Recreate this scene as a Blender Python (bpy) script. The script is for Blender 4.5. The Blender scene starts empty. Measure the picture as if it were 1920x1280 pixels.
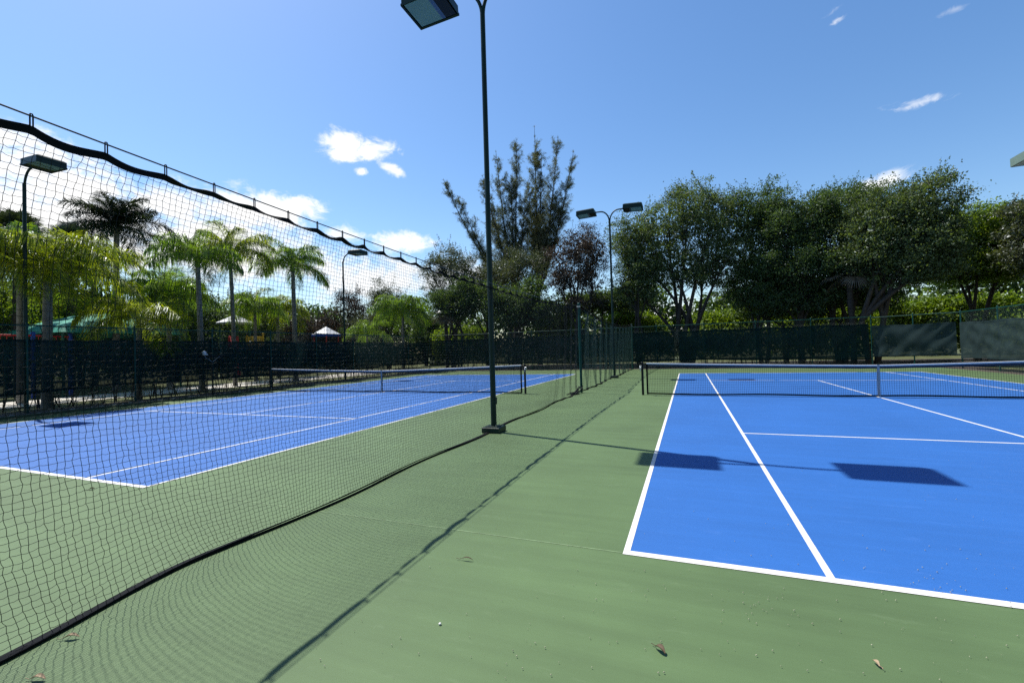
import bpy, math, random
import numpy as np
from mathutils import Vector, Matrix

rng = np.random.default_rng(7)
PI = math.pi
scene = bpy.context.scene
col = scene.collection

# ------------------------------------------------------------------ camera
CAM = np.array([0.5331, -3.6061, 1.6323])
RT = np.array([0.9302, 0.3660, -0.0285]); UP = np.array([0.0332, -0.0066, 0.9994]); FW = np.array([-0.3656, 0.9306, 0.0182])
FPX = 839.06
cd = bpy.data.cameras.new("camera"); cd.sensor_width = 36.0; cd.sensor_fit = 'HORIZONTAL'
cd.lens = FPX / 1920 * 36; cd.clip_start = 0.05; cd.clip_end = 3000
cam = bpy.data.objects.new("camera", cd); col.objects.link(cam)
R = Matrix([[RT[i], UP[i], -FW[i], CAM[i]] for i in range(3)] + [[0, 0, 0, 1]])
cam.matrix_world = R
scene.camera = cam

def ray(px, py):
    return FW + RT * (px - 960) / FPX + UP * (640 - py) / FPX
def at_x(px, py, X):
    d = ray(px, py); return CAM + d * ((X - CAM[0]) / d[0])
def at_y(px, py, Y):
    d = ray(px, py); return CAM + d * ((Y - CAM[1]) / d[1])

# ------------------------------------------------------------------ mesh helpers
class MB:
    """collects vertices and quads/tris into one mesh"""
    def __init__(s): s.v = []; s.f = []; s.n = 0; s.sm = []
    def add(s, verts, faces, smooth=False):
        verts = np.asarray(verts, float).reshape(-1, 3); faces = np.asarray(faces, int)
        s.v.append(verts); s.f.append(faces + s.n); s.n += len(verts); s.sm.append(np.full(len(faces), smooth))
        return s
    def mesh(s, name, mats):
        me = bpy.data.meshes.new(name)
        V = np.concatenate(s.v) if s.v else np.zeros((0, 3))
        lens = np.concatenate([np.full(len(f), f.shape[1]) for f in s.f])
        loops = np.concatenate([f.ravel() for f in s.f])
        me.vertices.add(len(V)); me.vertices.foreach_set('co', V.astype(np.float32).ravel())
        me.loops.add(len(loops)); me.loops.foreach_set('vertex_index', loops.astype(np.int32))
        me.polygons.add(len(lens))
        starts = np.concatenate([[0], np.cumsum(lens)[:-1]])
        me.polygons.foreach_set('loop_start', starts.astype(np.int32))
        me.polygons.foreach_set('loop_total', lens.astype(np.int32))
        me.polygons.foreach_set('use_smooth', np.concatenate(s.sm))
        if not isinstance(mats, (list, tuple)): mats = [mats]
        for m in mats: me.materials.append(m)
        me.update(calc_edges=True); me.validate()
        return me
    def build(s, name, mats, parent=None, loc=None):
        return link(name, s.mesh(name, mats), parent, loc)
    # shapes ---------------------------------------------------
    def box(s, c, size, rz=0.0, bevel=0.0):
        c = np.array(c, float); h = np.array(size, float) / 2
        if bevel <= 0:
            V = np.array([[x, y, z] for z in (-1, 1) for y in (-1, 1) for x in (-1, 1)]) * h
            F = [[0, 2, 3, 1], [4, 5, 7, 6], [0, 1, 5, 4], [2, 6, 7, 3], [0, 4, 6, 2], [1, 3, 7, 5]]
        else:
            b = bevel; V = []; F = []
            ring = lambda hx, hy, z: [[-hx, -hy, z], [hx, -hy, z], [hx, hy, z], [-hx, hy, z]]
            for hx, hy, z in ((h[0] - b, h[1] - b, -h[2]), (h[0], h[1], -h[2] + b), (h[0], h[1], h[2] - b), (h[0] - b, h[1] - b, h[2])):
                V += ring(hx, hy, z)
            for k in range(3):
                for i in range(4):
                    a = k * 4 + i; d = k * 4 + (i + 1) % 4; F.append([a, d, d + 4, a + 4])
            F += [[3, 2, 1, 0], [12, 13, 14, 15]]; V = np.array(V)
        ca, sa = math.cos(rz), math.sin(rz)
        V = V @ np.array([[ca, sa, 0], [-sa, ca, 0], [0, 0, 1]]) + c
        return s.add(V, F)
    def tube(s, pts, rad, sides=10, cap=True):
        P = np.asarray(pts, float); n = len(P); rad = np.broadcast_to(np.asarray(rad, float), (n,))
        T = np.gradient(P, axis=0); T /= np.linalg.norm(T, axis=1)[:, None] + 1e-12
        ref = np.array([0, 0, 1.0]) if abs(T[0][2]) < 0.9 else np.array([1.0, 0, 0])
        u = np.cross(T[0], ref); u /= np.linalg.norm(u)
        a = np.arange(sides) * 2 * PI / sides; V = []
        for i in range(n):
            u = u - T[i] * (u @ T[i]); u /= np.linalg.norm(u); w = np.cross(T[i], u)
            V.append(P[i] + rad[i] * (np.cos(a)[:, None] * u + np.sin(a)[:, None] * w))
        V = np.concatenate(V); F = []
        for i in range(n - 1):
            for k in range(sides):
                F.append([i * sides + k, i * sides + (k + 1) % sides, (i + 1) * sides + (k + 1) % sides, (i + 1) * sides + k])
        s.add(V, F, True)
        if cap:
            for i, rev in ((0, True), (n - 1, False)):
                c = np.vstack([V[i * sides:(i + 1) * sides], P[i]])
                f = [[k, (k + 1) % sides, sides] if not rev else [(k + 1) % sides, k, sides] for k in range(sides)]
                s.add(c, f)
        return s
    def grid(s, G, smooth=True):
        a, b = G.shape[:2]; idx = np.arange(a * b).reshape(a, b)
        F = np.stack([idx[:-1, :-1], idx[1:, :-1], idx[1:, 1:], idx[:-1, 1:]], -1).reshape(-1, 4)
        return s.add(G.reshape(-1, 3), F, smooth)
    def slab(s, G, t):
        """a grid given thickness t along its normals (closed)"""
        dx = np.gradient(G, axis=0); dy = np.gradient(G, axis=1)
        N = np.cross(dx, dy); N /= np.linalg.norm(N, axis=2)[..., None] + 1e-12
        A = G + N * t / 2; B = G - N * t / 2; a, b = G.shape[:2]
        s.grid(A); s.grid(B[::-1])
        for E1, E2 in ((A[0], B[0]), (B[-1], A[-1]), (B[:, 0], A[:, 0]), (A[:, -1], B[:, -1])):
            s.grid(np.stack([E1, E2]))
        return s
    def strands(s, PL, r, ax1, ax2):
        """PL: (n strands, m points, 3); three-sided twine"""
        n, m = PL.shape[:2]; ax1 = np.array(ax1, float); ax2 = np.array(ax2, float)
        ang = np.array([0.5, 0.5 + 2 * PI / 3, 0.5 + 4 * PI / 3])
        off = r * (np.cos(ang)[:, None] * ax1 + np.sin(ang)[:, None] * ax2)
        V = PL[:, :, None, :] + off
        idx = np.arange(n * m * 3).reshape(n, m, 3)
        F = []
        for k in range(3):
            j = (k + 1) % 3
            F.append(np.stack([idx[:, :-1, k], idx[:, :-1, j], idx[:, 1:, j], idx[:, 1:, k]], -1).reshape(-1, 4))
        return s.add(V.reshape(-1, 3), np.concatenate(F), True)

def link(name, data, parent=None, loc=None):
    o = bpy.data.objects.new(name, data); col.objects.link(o)
    if parent is not None: o.parent = parent
    if loc is not None: o.location = loc
    return o
def tag(o, label=None, cat=None, group=None, kind=None):
    if label: o['label'] = label
    if cat: o['category'] = cat
    if group: o['group'] = group
    if kind: o['kind'] = kind
    return o
def thing(name, loc, label, cat, group=None, rz=0.0):
    o = bpy.data.objects.new(name, None); col.objects.link(o)
    o.empty_display_size = 0.3
    o.location = loc; o.rotation_euler.z = rz
    return tag(o, label, cat, group)
def copy_tree(o, parent=None):
    c = o.copy(); col.objects.link(c); c.parent = parent
    for ch in [x for x in bpy.data.objects if x.parent == o]: copy_tree(ch, c)
    return c

# ------------------------------------------------------------------ materials
def newmat(name):
    m = bpy.data.materials.new(name); m.use_nodes = True
    nt = m.node_tree; nt.nodes.clear()
    out = nt.nodes.new('ShaderNodeOutputMaterial')
    return m, nt, out
def N(nt, t, **kw):
    n = nt.nodes.new(t)
    for k, v in kw.items():
        if k in n.inputs.keys() if hasattr(n.inputs, 'keys') else False: n.inputs[k].default_value = v
        else: setattr(n, k, v)
    return n
def rgba(c): return (c[0], c[1], c[2], 1.0)
def simple(name, c, rough=0.5, var=0.15, scale=8.0, bump=0.0, metal=0.0, spec=0.5, c2=None):
    m, nt, out = newmat(name)
    b = N(nt, 'ShaderNodeBsdfPrincipled'); b.inputs['Roughness'].default_value = rough; b.inputs['Metallic'].default_value = metal
    b.inputs['Specular IOR Level'].default_value = spec
    tc = N(nt, 'ShaderNodeTexCoord'); no = N(nt, 'ShaderNodeTexNoise'); no.inputs['Scale'].default_value = scale; no.inputs['Detail'].default_value = 5
    nt.links.new(tc.outputs['Object'], no.inputs['Vector'])
    ra = N(nt, 'ShaderNodeValToRGB')
    lo = [max(0, x * (1 - var)) for x in c]; hi = [x * (1 + var) for x in c] if c2 is None else c2
    ra.color_ramp.elements[0].color = rgba(lo); ra.color_ramp.elements[1].color = rgba(hi)
    ra.color_ramp.elements[0].position = 0.3; ra.color_ramp.elements[1].position = 0.7
    nt.links.new(no.outputs['Fac'], ra.inputs['Fac']); nt.links.new(ra.outputs['Color'], b.inputs['Base Color'])
    if bump > 0:
        bp = N(nt, 'ShaderNodeBump'); bp.inputs['Strength'].default_value = bump; bp.inputs['Distance'].default_value = 0.01
        nt.links.new(no.outputs['Fac'], bp.inputs['Height']); nt.links.new(bp.outputs['Normal'], b.inputs['Normal'])
    nt.links.new(b.outputs['BSDF'], out.inputs['Surface'])
    return m
def leafmat(name, c, cdark, trans=0.35, rough=0.45, gloss=0.12, ctrans=None):
    """leaves: diffuse + light shining through + a little waxy gloss; each leaf its own shade"""
    m, nt, out = newmat(name)
    g = N(nt, 'ShaderNodeNewGeometry'); ra = N(nt, 'ShaderNodeValToRGB')
    ra.color_ramp.elements[0].color = rgba(cdark); ra.color_ramp.elements[1].color = rgba(c)
    nt.links.new(g.outputs['Random Per Island'], ra.inputs['Fac'])
    d = N(nt, 'ShaderNodeBsdfDiffuse'); t = N(nt, 'ShaderNodeBsdfTranslucent'); gl = N(nt, 'ShaderNodeBsdfGlossy')
    gl.inputs['Roughness'].default_value = rough; gl.inputs['Color'].default_value = (0.8, 0.85, 0.9, 1)
    nt.links.new(ra.outputs['Color'], d.inputs['Color'])
    mt = N(nt, 'ShaderNodeMix'); mt.data_type = 'RGBA'; mt.blend_type = 'MULTIPLY'; mt.inputs['Factor'].default_value = 1.0
    mt.inputs['B'].default_value = rgba(ctrans or (1.6, 1.5, 0.5))
    nt.links.new(ra.outputs['Color'], mt.inputs['A']); nt.links.new(mt.outputs['Result'], t.inputs['Color'])
    m1 = N(nt, 'ShaderNodeMixShader'); m1.inputs[0].default_value = trans
    nt.links.new(d.outputs[0], m1.inputs[1]); nt.links.new(t.outputs[0], m1.inputs[2])
    m2 = N(nt, 'ShaderNodeMixShader'); m2.inputs[0].default_value = gloss
    nt.links.new(m1.outputs[0], m2.inputs[1]); nt.links.new(gl.outputs[0], m2.inputs[2])
    nt.links.new(m2.outputs[0], out.inputs['Surface'])
    return m
def courtmat(name, c, seed, rough=0.62, mott=0.10):
    """acrylic court paint: fine sand grain, broad mottling, squeegee streaks"""
    m, nt, out = newmat(name)
    b = N(nt, 'ShaderNodeBsdfPrincipled'); b.inputs['Roughness'].default_value = rough; b.inputs['Specular IOR Level'].default_value = 0.35
    tc = N(nt, 'ShaderNodeTexCoord'); mp = N(nt, 'ShaderNodeMapping'); mp.inputs['Location'].default_value = (seed, seed * 2.1, 0)
    nt.links.new(tc.outputs['Object'], mp.inputs['Vector'])
    def noise(scale, det, vec=None, rgh=0.6):
        n = N(nt, 'ShaderNodeTexNoise'); n.inputs['Scale'].default_value = scale; n.inputs['Detail'].default_value = det; n.inputs['Roughness'].default_value = rgh
        nt.links.new((vec or mp).outputs['Vector'], n.inputs['Vector']); return n
    n1 = noise(0.55, 7); n2 = noise(260, 2)
    mp2 = N(nt, 'ShaderNodeMapping'); mp2.inputs['Scale'].default_value = (0.25, 5.0, 1); mp2.inputs['Rotation'].default_value = (0, 0, 0.12)
    nt.links.new(tc.outputs['Object'], mp2.inputs['Vector'])
    n3 = noise(1.3, 6, mp2)
    def mul(a, lo, hi, inp):
        r = N(nt, 'ShaderNodeMapRange'); r.inputs['From Min'].default_value = 0.3; r.inputs['From Max'].default_value = 0.7
        r.inputs['To Min'].default_value = lo; r.inputs['To Max'].default_value = hi; nt.links.new(a, r.inputs['Value'])
        x = N(nt, 'ShaderNodeVectorMath', operation='SCALE'); nt.links.new(inp, x.inputs[0]); nt.links.new(r.outputs[0], x.inputs['Scale'])
        return x.outputs[0]
    rgb = N(nt, 'ShaderNodeRGB'); rgb.outputs[0].default_value = rgba(c)
    s = mul(n1.outputs['Fac'], 1 - mott, 1 + mott, rgb.outputs[0])
    s = mul(n3.outputs['Fac'], 1 - mott * 0.6, 1 + mott * 0.6, s)
    s = mul(n2.outputs['Fac'], 0.90, 1.10, s)
    # worn pale scuffs and small dark stains
    mp3 = N(nt, 'ShaderNodeMapping'); mp3.inputs['Scale'].default_value = (1.0, 3.2, 1); mp3.inputs['Rotation'].default_value = (0, 0, 0.9); mp3.inputs['Location'].default_value = (seed, 0, 0)
    nt.links.new(tc.outputs['Object'], mp3.inputs['Vector'])
    n4 = noise(2.6, 9, mp3, .72); n5 = noise(5.5, 6, None, .7)
    def scr(fac, lo, hi, amt, c1, c2s):
        r = N(nt, 'ShaderNodeMapRange'); r.inputs['From Min'].default_value = lo; r.inputs['From Max'].default_value = hi; r.inputs['To Max'].default_value = amt
        nt.links.new(fac, r.inputs['Value']); x = N(nt, 'ShaderNodeMix'); x.data_type = 'RGBA'; nt.links.new(r.outputs[0], x.inputs['Factor']); nt.links.new(c1, x.inputs['A']); x.inputs['B'].default_value = rgba(c2s); return x.outputs['Result']
    s = scr(n4.outputs['Fac'], .57, .80, .45, s, [min(1, q * 1.25 + .05) for q in c])
    s = scr(n5.outputs['Fac'], .64, .80, .45, s, [q * .55 for q in c])
    nt.links.new(s, b.inputs['Base Color'])
    bp = N(nt, 'ShaderNodeBump'); bp.inputs['Strength'].default_value = 0.35; bp.inputs['Distance'].default_value = 0.002
    nt.links.new(n2.outputs['Fac'], bp.inputs['Height']); nt.links.new(bp.outputs['Normal'], b.inputs['Normal'])
    nt.links.new(b.outputs['BSDF'], out.inputs['Surface'])
    return m
def screenmat(name, c, see, trans=0.25):
    """woven windscreen cloth: partly see-through, partly lit from behind"""
    m, nt, out = newmat(name)
    d = N(nt, 'ShaderNodeBsdfDiffuse'); t = N(nt, 'ShaderNodeBsdfTranslucent'); tr = N(nt, 'ShaderNodeBsdfTransparent')
    tc = N(nt, 'ShaderNodeTexCoord'); no = N(nt, 'ShaderNodeTexNoise'); no.inputs['Scale'].default_value = 1.2; no.inputs['Detail'].default_value = 5
    nt.links.new(tc.outputs['Object'], no.inputs['Vector'])
    ra = N(nt, 'ShaderNodeValToRGB'); ra.color_ramp.elements[0].color = rgba([x * .8 for x in c]); ra.color_ramp.elements[1].color = rgba([x * 1.25 for x in c])
    ra.color_ramp.elements[0].position = .3; ra.color_ramp.elements[1].position = .7
    nt.links.new(no.outputs['Fac'], ra.inputs['Fac'])
    nt.links.new(ra.outputs['Color'], d.inputs['Color']); nt.links.new(ra.outputs['Color'], t.inputs['Color'])
    m1 = N(nt, 'ShaderNodeMixShader'); m1.inputs[0].default_value = trans
    nt.links.new(d.outputs[0], m1.inputs[1]); nt.links.new(t.outputs[0], m1.inputs[2])
    m2 = N(nt, 'ShaderNodeMixShader'); m2.inputs[0].default_value = see
    nt.links.new(m1.outputs[0], m2.inputs[1]); nt.links.new(tr.outputs[0], m2.inputs[2])
    nt.links.new(m2.outputs[0], out.inputs['Surface'])
    return m

M = {}
M['green'] = courtmat('green_court_paint', (0.097, 0.160, 0.066), 3.0, mott=0.14)
M['blue'] = courtmat('blue_court_paint', (0.025, 0.130, 0.43), 11.0, mott=0.08)
M['kerb'] = simple('dark_green_kerb', (0.045, 0.070, 0.038), 0.85, 0.3, 5)
M['joint'] = simple('worn_court_joint', (0.155, 0.235, 0.115), 0.7, 0.35, 10)
M['line'] = simple('white_line_paint', (0.74, 0.74, 0.72), 0.7, 0.10, 7, c2=(0.82, 0.82, 0.80))
M['grass'] = simple('grass_soil', (0.055, 0.085, 0.022), 0.95, 0.4, 1.2, bump=0.5, c2=(0.13, 0.14, 0.05))
M['mulch'] = simple('dark_mulch', (0.045, 0.035, 0.026), 0.95, 0.6, 9, bump=1.0, c2=(0.12, 0.10, 0.08))
M['walk'] = simple('pale_concrete', (0.60, 0.57, 0.52), 0.9, 0.1, 3)
M['rock'] = simple('pale_bed_rock', (0.30, 0.28, 0.24), 0.9, 0.35, 6, bump=0.6)
M['polegreen'] = simple('dark_green_gloss_paint', (0.006, 0.026, 0.022), 0.42, 0.2, 4, spec=0.3)
M['fencegreen'] = simple('green_vinyl_coating', (0.006, 0.058, 0.050), 0.5, 0.15, 5, spec=0.25)
M['black'] = simple('black_painted_steel', (0.006, 0.007, 0.008), 0.45, 0.2, 8, spec=0.25)
M['tape'] = simple('black_webbing', (0.006, 0.007, 0.009), 0.85, 0.2, 20, spec=0.15)
M['twine'] = simple('black_green_twine', (0.009, 0.013, 0.014), 0.6, 0.2, 20, spec=0.3)
M['twinegreen'] = simple('dark_green_twine', (0.010, 0.040, 0.038), 0.6, 0.2, 20, spec=0.3)
M['stripblue'] = simple('navy_net_strip', (0.020, 0.030, 0.055), 0.7, 0.2, 10)
M['headband'] = simple('white_vinyl_headband', (0.58, 0.61, 0.65), 0.5, 0.08, 12)
M['strap'] = simple('grey_centre_strap', (0.30, 0.33, 0.36), 0.7, 0.1, 20)
M['steel'] = simple('galvanised_steel', (0.5, 0.52, 0.54), 0.35, 0.1, 12, metal=0.9)
M['cable'] = simple('dark_steel_cable', (0.06, 0.065, 0.07), 0.4, 0.1, 12, metal=0.4)
M['lens'] = simple('lamp_glass', (0.17, 0.27, 0.25), 0.35, 0.05, 3, spec=0.3)
M['lampin'] = simple('lamp_reflector', (0.10, 0.13, 0.17), 0.3, 0.05, 3, metal=0.6)
M['screen_lit'] = screenmat('sunlit_tint_windscreen', (0.033, 0.052, 0.054), 0.08, 0.22)  # paler copy of the windscreen cloth, direct sunlight painted into its colour
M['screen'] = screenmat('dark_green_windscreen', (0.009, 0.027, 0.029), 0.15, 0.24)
M['wire'] = simple('green_chain_wire', (0.010, 0.062, 0.056), 0.55, 0.1, 4)
M['bark'] = simple('grey_brown_bark', (0.045, 0.037, 0.030), 0.9, 0.35, 6, bump=0.8)
M['palmbark'] = simple('ringed_grey_palm_bark', (0.20, 0.19, 0.17), 0.85, 0.25, 4, bump=0.5)
M['oak'] = leafmat('dark_oak_leaf', (0.110, 0.185, 0.060), (0.024, 0.050, 0.020), 0.46, 0.45, 0.035)
M['oak2'] = leafmat('olive_oak_leaf', (0.145, 0.210, 0.080), (0.030, 0.056, 0.024), 0.46, 0.45, 0.04)
M['brown'] = leafmat('dry_brown_leaf', (0.095, 0.068, 0.042), (0.026, 0.026, 0.017), 0.24, 0.4, 0.05, (1.4, 1.0, 0.7))
M['greyleaf'] = leafmat('grey_green_leaf', (0.120, 0.150, 0.080), (0.036, 0.050, 0.026), 0.32, 0.4, 0.06)
M['bright'] = leafmat('bright_lime_leaf', (0.230, 0.330, 0.040), (0.090, 0.170, 0.018), 0.48, 0.5, 0.03)
M['hedge'] = leafmat('dark_hedge_leaf', (0.045, 0.075, 0.022), (0.015, 0.028, 0.012), 0.30, 0.4, 0.08)
M['needle'] = leafmat('grey_green_needle', (0.150, 0.170, 0.105), (0.055, 0.070, 0.042), 0.36, 0.5, 0.05)
M['queen'] = leafmat('yellow_green_frond', (0.420, 0.440, 0.034), (0.060, 0.125, 0.015), 0.52, 0.35, 0.05, (1.45, 1.55, 0.5))
M['queen2'] = leafmat('deep_green_frond', (0.310, 0.410, 0.040), (0.050, 0.115, 0.018), 0.50, 0.35, 0.05, (1.35, 1.55, 0.55))
M['coco'] = leafmat('dark_frond', (0.038, 0.060, 0.026), (0.014, 0.026, 0.014), 0.28, 0.35, 0.10)
M['deadfrond'] = leafmat('dead_grey_frond', (0.26, 0.23, 0.18), (0.10, 0.09, 0.07), 0.25, 0.5, 0.05, (1.2, 1.1, 0.9))
M['canopy'] = simple('green_canopy_fabric', (0.030, 0.300, 0.215), 0.7, 0.08, 1.5)
M['roofwhite'] = simple('white_roof_panel', (0.72, 0.74, 0.76), 0.5, 0.04, 4)
M['bluepaint'] = simple('blue_plastic', (0.010, 0.060, 0.42), 0.4, 0.1, 4)
M['redpaint'] = simple('red_plastic', (0.52, 0.030, 0.025), 0.4, 0.1, 4)
M['yellow'] = simple('yellow_plastic', (0.62, 0.40, 0.03), 0.4, 0.1, 4)
M['darkgreen'] = simple('dark_green_plastic', (0.012, 0.09, 0.055), 0.5, 0.1, 4)
M['stucco'] = simple('cream_stucco', (0.55, 0.50, 0.40), 0.9, 0.06, 6, bump=0.2)
M['fascia'] = simple('sage_green_fascia', (0.16, 0.23, 0.19), 0.55, 0.06, 4)
M['rooftile'] = simple('grey_roof_sheet', (0.30, 0.31, 0.30), 0.7, 0.1, 6)
M['glass'] = simple('dark_window_glass', (0.03, 0.04, 0.05), 0.08, 0.05, 2)
M['leafdry'] = simple('dry_brown_litter', (0.10, 0.065, 0.035), 0.7, 0.4, 30)
M['leafpale'] = simple('pale_tan_litter', (0.36, 0.27, 0.17), 0.7, 0.3, 30)
M['speck'] = simple('pale_seed_husk', (0.45, 0.44, 0.30), 0.8, 0.3, 20)
M['skylightwhite'] = simple('white_ball_plastic', (0.8, 0.8, 0.78), 0.4, 0.03, 5)

# ------------------------------------------------------------------ ground and courts
XL = -5.993; YL = 0.037                      # right near corner of the far-left court
def sheet(name, x0, y0, x1, y1, z, m, nx=2, ny=2):
    gx, gy = np.meshgrid(np.linspace(x0, x1, nx), np.linspace(y0, y1, ny), indexing='ij')
    G = np.stack([gx, gy, np.full_like(gx, z)], -1)
    o = MB().grid(G, False).build(name, m); return tag(o, kind='structure')
sheet('ground', -600, -600, 600, 600, -0.055, M['grass'], 9, 9)
sheet('court_surface', -18.35, -14, 13.25, 29.1, 0.0, M['green'])
sheet('bed_and_shade', -20.9, -14, -18.37, 31, -0.02, M['mulch'])
sheet('bed_and_shade', 13.27, -14, 15.2, 29.1, -0.02, M['mulch'])
sheet('bed_and_shade', -18.3, 29.12, 30, 41, -0.02, M['mulch'])  # dark mulch sheet that also paints in the shade under the trees
sheet('footpath', -27.2, -40, -23.4, 33, -0.03, M['walk'])

def lines(mb, x0, sx):
    """tennis markings; x grows away from the doubles corner with sign sx"""
    w = 0.05; Z = 0.004
    def rect(xa, ya, xb, yb):
        xa, xb = x0 + sx * xa, x0 + sx * xb
        xa, xb = min(xa, xb), max(xa, xb)
        mb.add([[xa, ya, Z], [xb, ya, Z], [xb, yb, Z], [xa, yb, Z]], [[0, 1, 2, 3]])
    rect(0, 0, 10.97, 0.075); rect(0, 23.77 - .075, 10.97, 23.77)
    for x in (0, 10.97 - w): rect(x, 0.075, x + w, 23.77 - .075)
    for x in (1.37, 10.97 - 1.37 - w):
        rect(x, 0.075, x + w, 23.77 - .075)
    for y in (5.485 - w / 2, 18.285 - w / 2): rect(1.37 + w, y, 9.6 - w, y + w)
    rect(5.485 - w / 2, 5.485 + w / 2, 5.485 + w / 2, 18.285 - w / 2)
    rect(5.485 - w / 2, 0.075, 5.485 + w / 2, 0.175); rect(5.485 - w / 2, 23.77 - .175, 5.485 + w / 2, 23.77 - .075)
for x0, sx, nm in ((0.0, 1, 'right'), (XL, -1, 'left')):
    xa, xb = sorted((x0 + sx * 0.01, x0 + sx * 10.96))
    sheet('playing_court', xa, 0.01, xb, 23.76, 0.002, M['blue'])
    mb = MB(); lines(mb, x0, sx); tag(mb.build('court_lines', M['line']), kind='structure')

sheet('court_joint', XL + .01, .020, -.01, .034, 0.002, M['joint'])
# kerb on the left edge and loose rocks of the bed
mb = MB(); mb.box((-18.41, 7.5, 0.02), (0.10, 43, 0.10), bevel=0.015)
tag(mb.build('kerb', M['kerb']), kind='structure')
mb = MB()
for i in range(420):
    x = rng.uniform(-19.7, -18.55); y = rng.uniform(-4, 29); r = rng.uniform(0.025, 0.085)
    a = rng.uniform(0, 6.3, 6); k = rng.uniform(.7, 1.2, 6)
    V = [[x + r * k[j] * math.cos(j * PI / 3) * 1.2, y + r * k[j] * math.sin(j * PI / 3), -0.02] for j in range(6)]
    V += [[x + .55 * r * k[j] * math.cos(j * PI / 3), y + .55 * r * math.sin(j * PI / 3), -0.02 + r * .7] for j in range(6)]
    F = [[j, (j + 1) % 6, 6 + (j + 1) % 6, 6 + j] for j in range(6)]
    mb.add(V, F); mb.add(V[6:], [[0, 1, 2, 3], [0, 3, 4, 5]])
tag(mb.build('bed_rocks', M['rock']), kind='stuff')
bpy.data.objects['bed_rocks']['label'] = 'scattered pale rocks in the dark bed along the left kerb'

# ------------------------------------------------------------------ tennis nets
def tennis_net(x0, sx, label_net, y=11.885):
    """hangs between posts 0.914 m outside the doubles lines"""
    xa, xb = sorted((x0 - sx * 0.914, x0 + sx * 11.884)); xc = (xa + xb) / 2
    t = thing('tennis_net', (xc, y, 0), label_net, 'tennis net', 'tennis nets on the two blue courts')
    L = (xb - xa) / 2
    zt = lambda u: 0.914 + (1.07 - 0.914) * (np.abs(u) / L) ** 1.3
    for s in (-1, 1):
        p = MB(); p.tube([[s * L, 0, -0.02], [s * L, 0, 0.2], [s * L, 0, 0.9], [s * L, 0, 1.075]], 0.038, 14)
        p.tube([[s * L, 0, 1.075], [s * L, 0, 1.095], [s * L, 0, 1.10]], [0.04, 0.036, 0.015], 14)
        po = p.build('post', M['black'], t)
        c = MB(); c.box((s * (L + .05), -0.03, 0.93), (0.07, 0.09, 0.11), bevel=0.01)
        c.tube([[s * (L + .05), -0.07, 0.93], [s * (L + .05), -0.14, 0.93], [s * (L + .05), -0.15, 0.86], [s * (L + .05), -0.15, 0.80]], 0.011, 8)
        if s * sx < 0: c.build('crank', M['steel'], po)
    Li = L - 0.16
    n = 241; u = np.linspace(-Li, Li, n)
    # netting
    nz = 17
    wob = 0.012 * np.sin(u * 2.1 + 1) + 0.01 * np.sin(u * 5.3)
    PLv = np.zeros((n, 7, 3)); v = np.linspace(0, 1, 7)
    for k in range(7):
        PLv[:, k, 0] = u + 0.006 * np.sin(u * 9 + k); PLv[:, k, 1] = wob * math.sin(v[k] * PI)
        PLv[:, k, 2] = 0.02 + (zt(u) - 0.03) * v[k]
    PLh = np.zeros((nz, n, 3)); vh = np.linspace(0.04, 0.95, nz)
    for k in range(nz):
        PLh[k, :, 0] = u; PLh[k, :, 1] = wob * math.sin(vh[k] * PI); PLh[k, :, 2] = 0.02 + (zt(u) - 0.03) * vh[k] + 0.004 * np.sin(u * 7 + k)
    m = MB(); m.strands(PLv, 0.0034, (1, 0, 0), (0, 1, 0)); m.strands(PLh[:, ::2], 0.0034, (0, 1, 0), (0, 0, 1))
    m.build('netting', M['twine'], t)
    def band(zlo, zhi, thick, uu):
        G = np.zeros((len(uu), 2, 3)); G[:, 0, 0] = uu; G[:, 1, 0] = uu
        G[:, 0, 2] = zlo(uu); G[:, 1, 2] = zhi(uu); return MB().slab(G, thick)
    uu = np.linspace(-Li - 0.02, Li + 0.02, 80)
    # rounded headband
    a = np.linspace(-0.2 * PI, 1.2 * PI, 9)
    G = np.zeros((80, 9, 3))
    for j, aa in enumerate(a):
        G[:, j, 0] = uu; G[:, j, 1] = 0.016 * math.cos(aa); G[:, j, 2] = zt(uu) - 0.014 + 0.015 * math.sin(aa) - (0.022 if j in (0, 8) else 0)
    MB().grid(G).build('headband', M['headband'], t)
    band(lambda q: zt(q) - 0.105, lambda q: zt(q) - 0.040, 0.012, uu).build('lower_strip', M['stripblue'], t)  # dark navy strip along the net below the headband
    bb = MB(); G = np.zeros((80, 2, 3)); G[:, :, 0] = uu[:, None]; sagb = 0.010 + 0.012 * (1 + np.sin(uu * 1.7))
    G[:, 0, 2] = sagb; G[:, 1, 2] = sagb + 0.045; bb.slab(G, 0.012); bb.build('bottom_tape', M['tape'], t)
    for s in (-1, 1):
        e = MB(); e.box((s * (Li + 0.01), 0, 0.52), (0.055, 0.02, 1.0)); e.build('side_tape', M['tape'], t)
    for s in (-1, 1): MB().tube([[s * L, 0, 1.05], [s * Li, 0, zt(Li) - 0.02]], 0.004, 6).build('net_cable', M['cable'], t)
    st = MB(); st.box((0, -0.022, 0.475), (0.055, 0.006, 0.87)); st.box((0, 0.022, 0.475), (0.055, 0.006, 0.87)); st.box((0, 0, 0.913), (0.057, 0.052, 0.008))
    st.build('center_strap', M['strap'], t)
    return t
tennis_net(0.0, 1, 'black tennis net with white headband across the right blue court')
tennis_net(XL, -1, 'black tennis net across the left blue court, seen through the divider netting')

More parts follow.
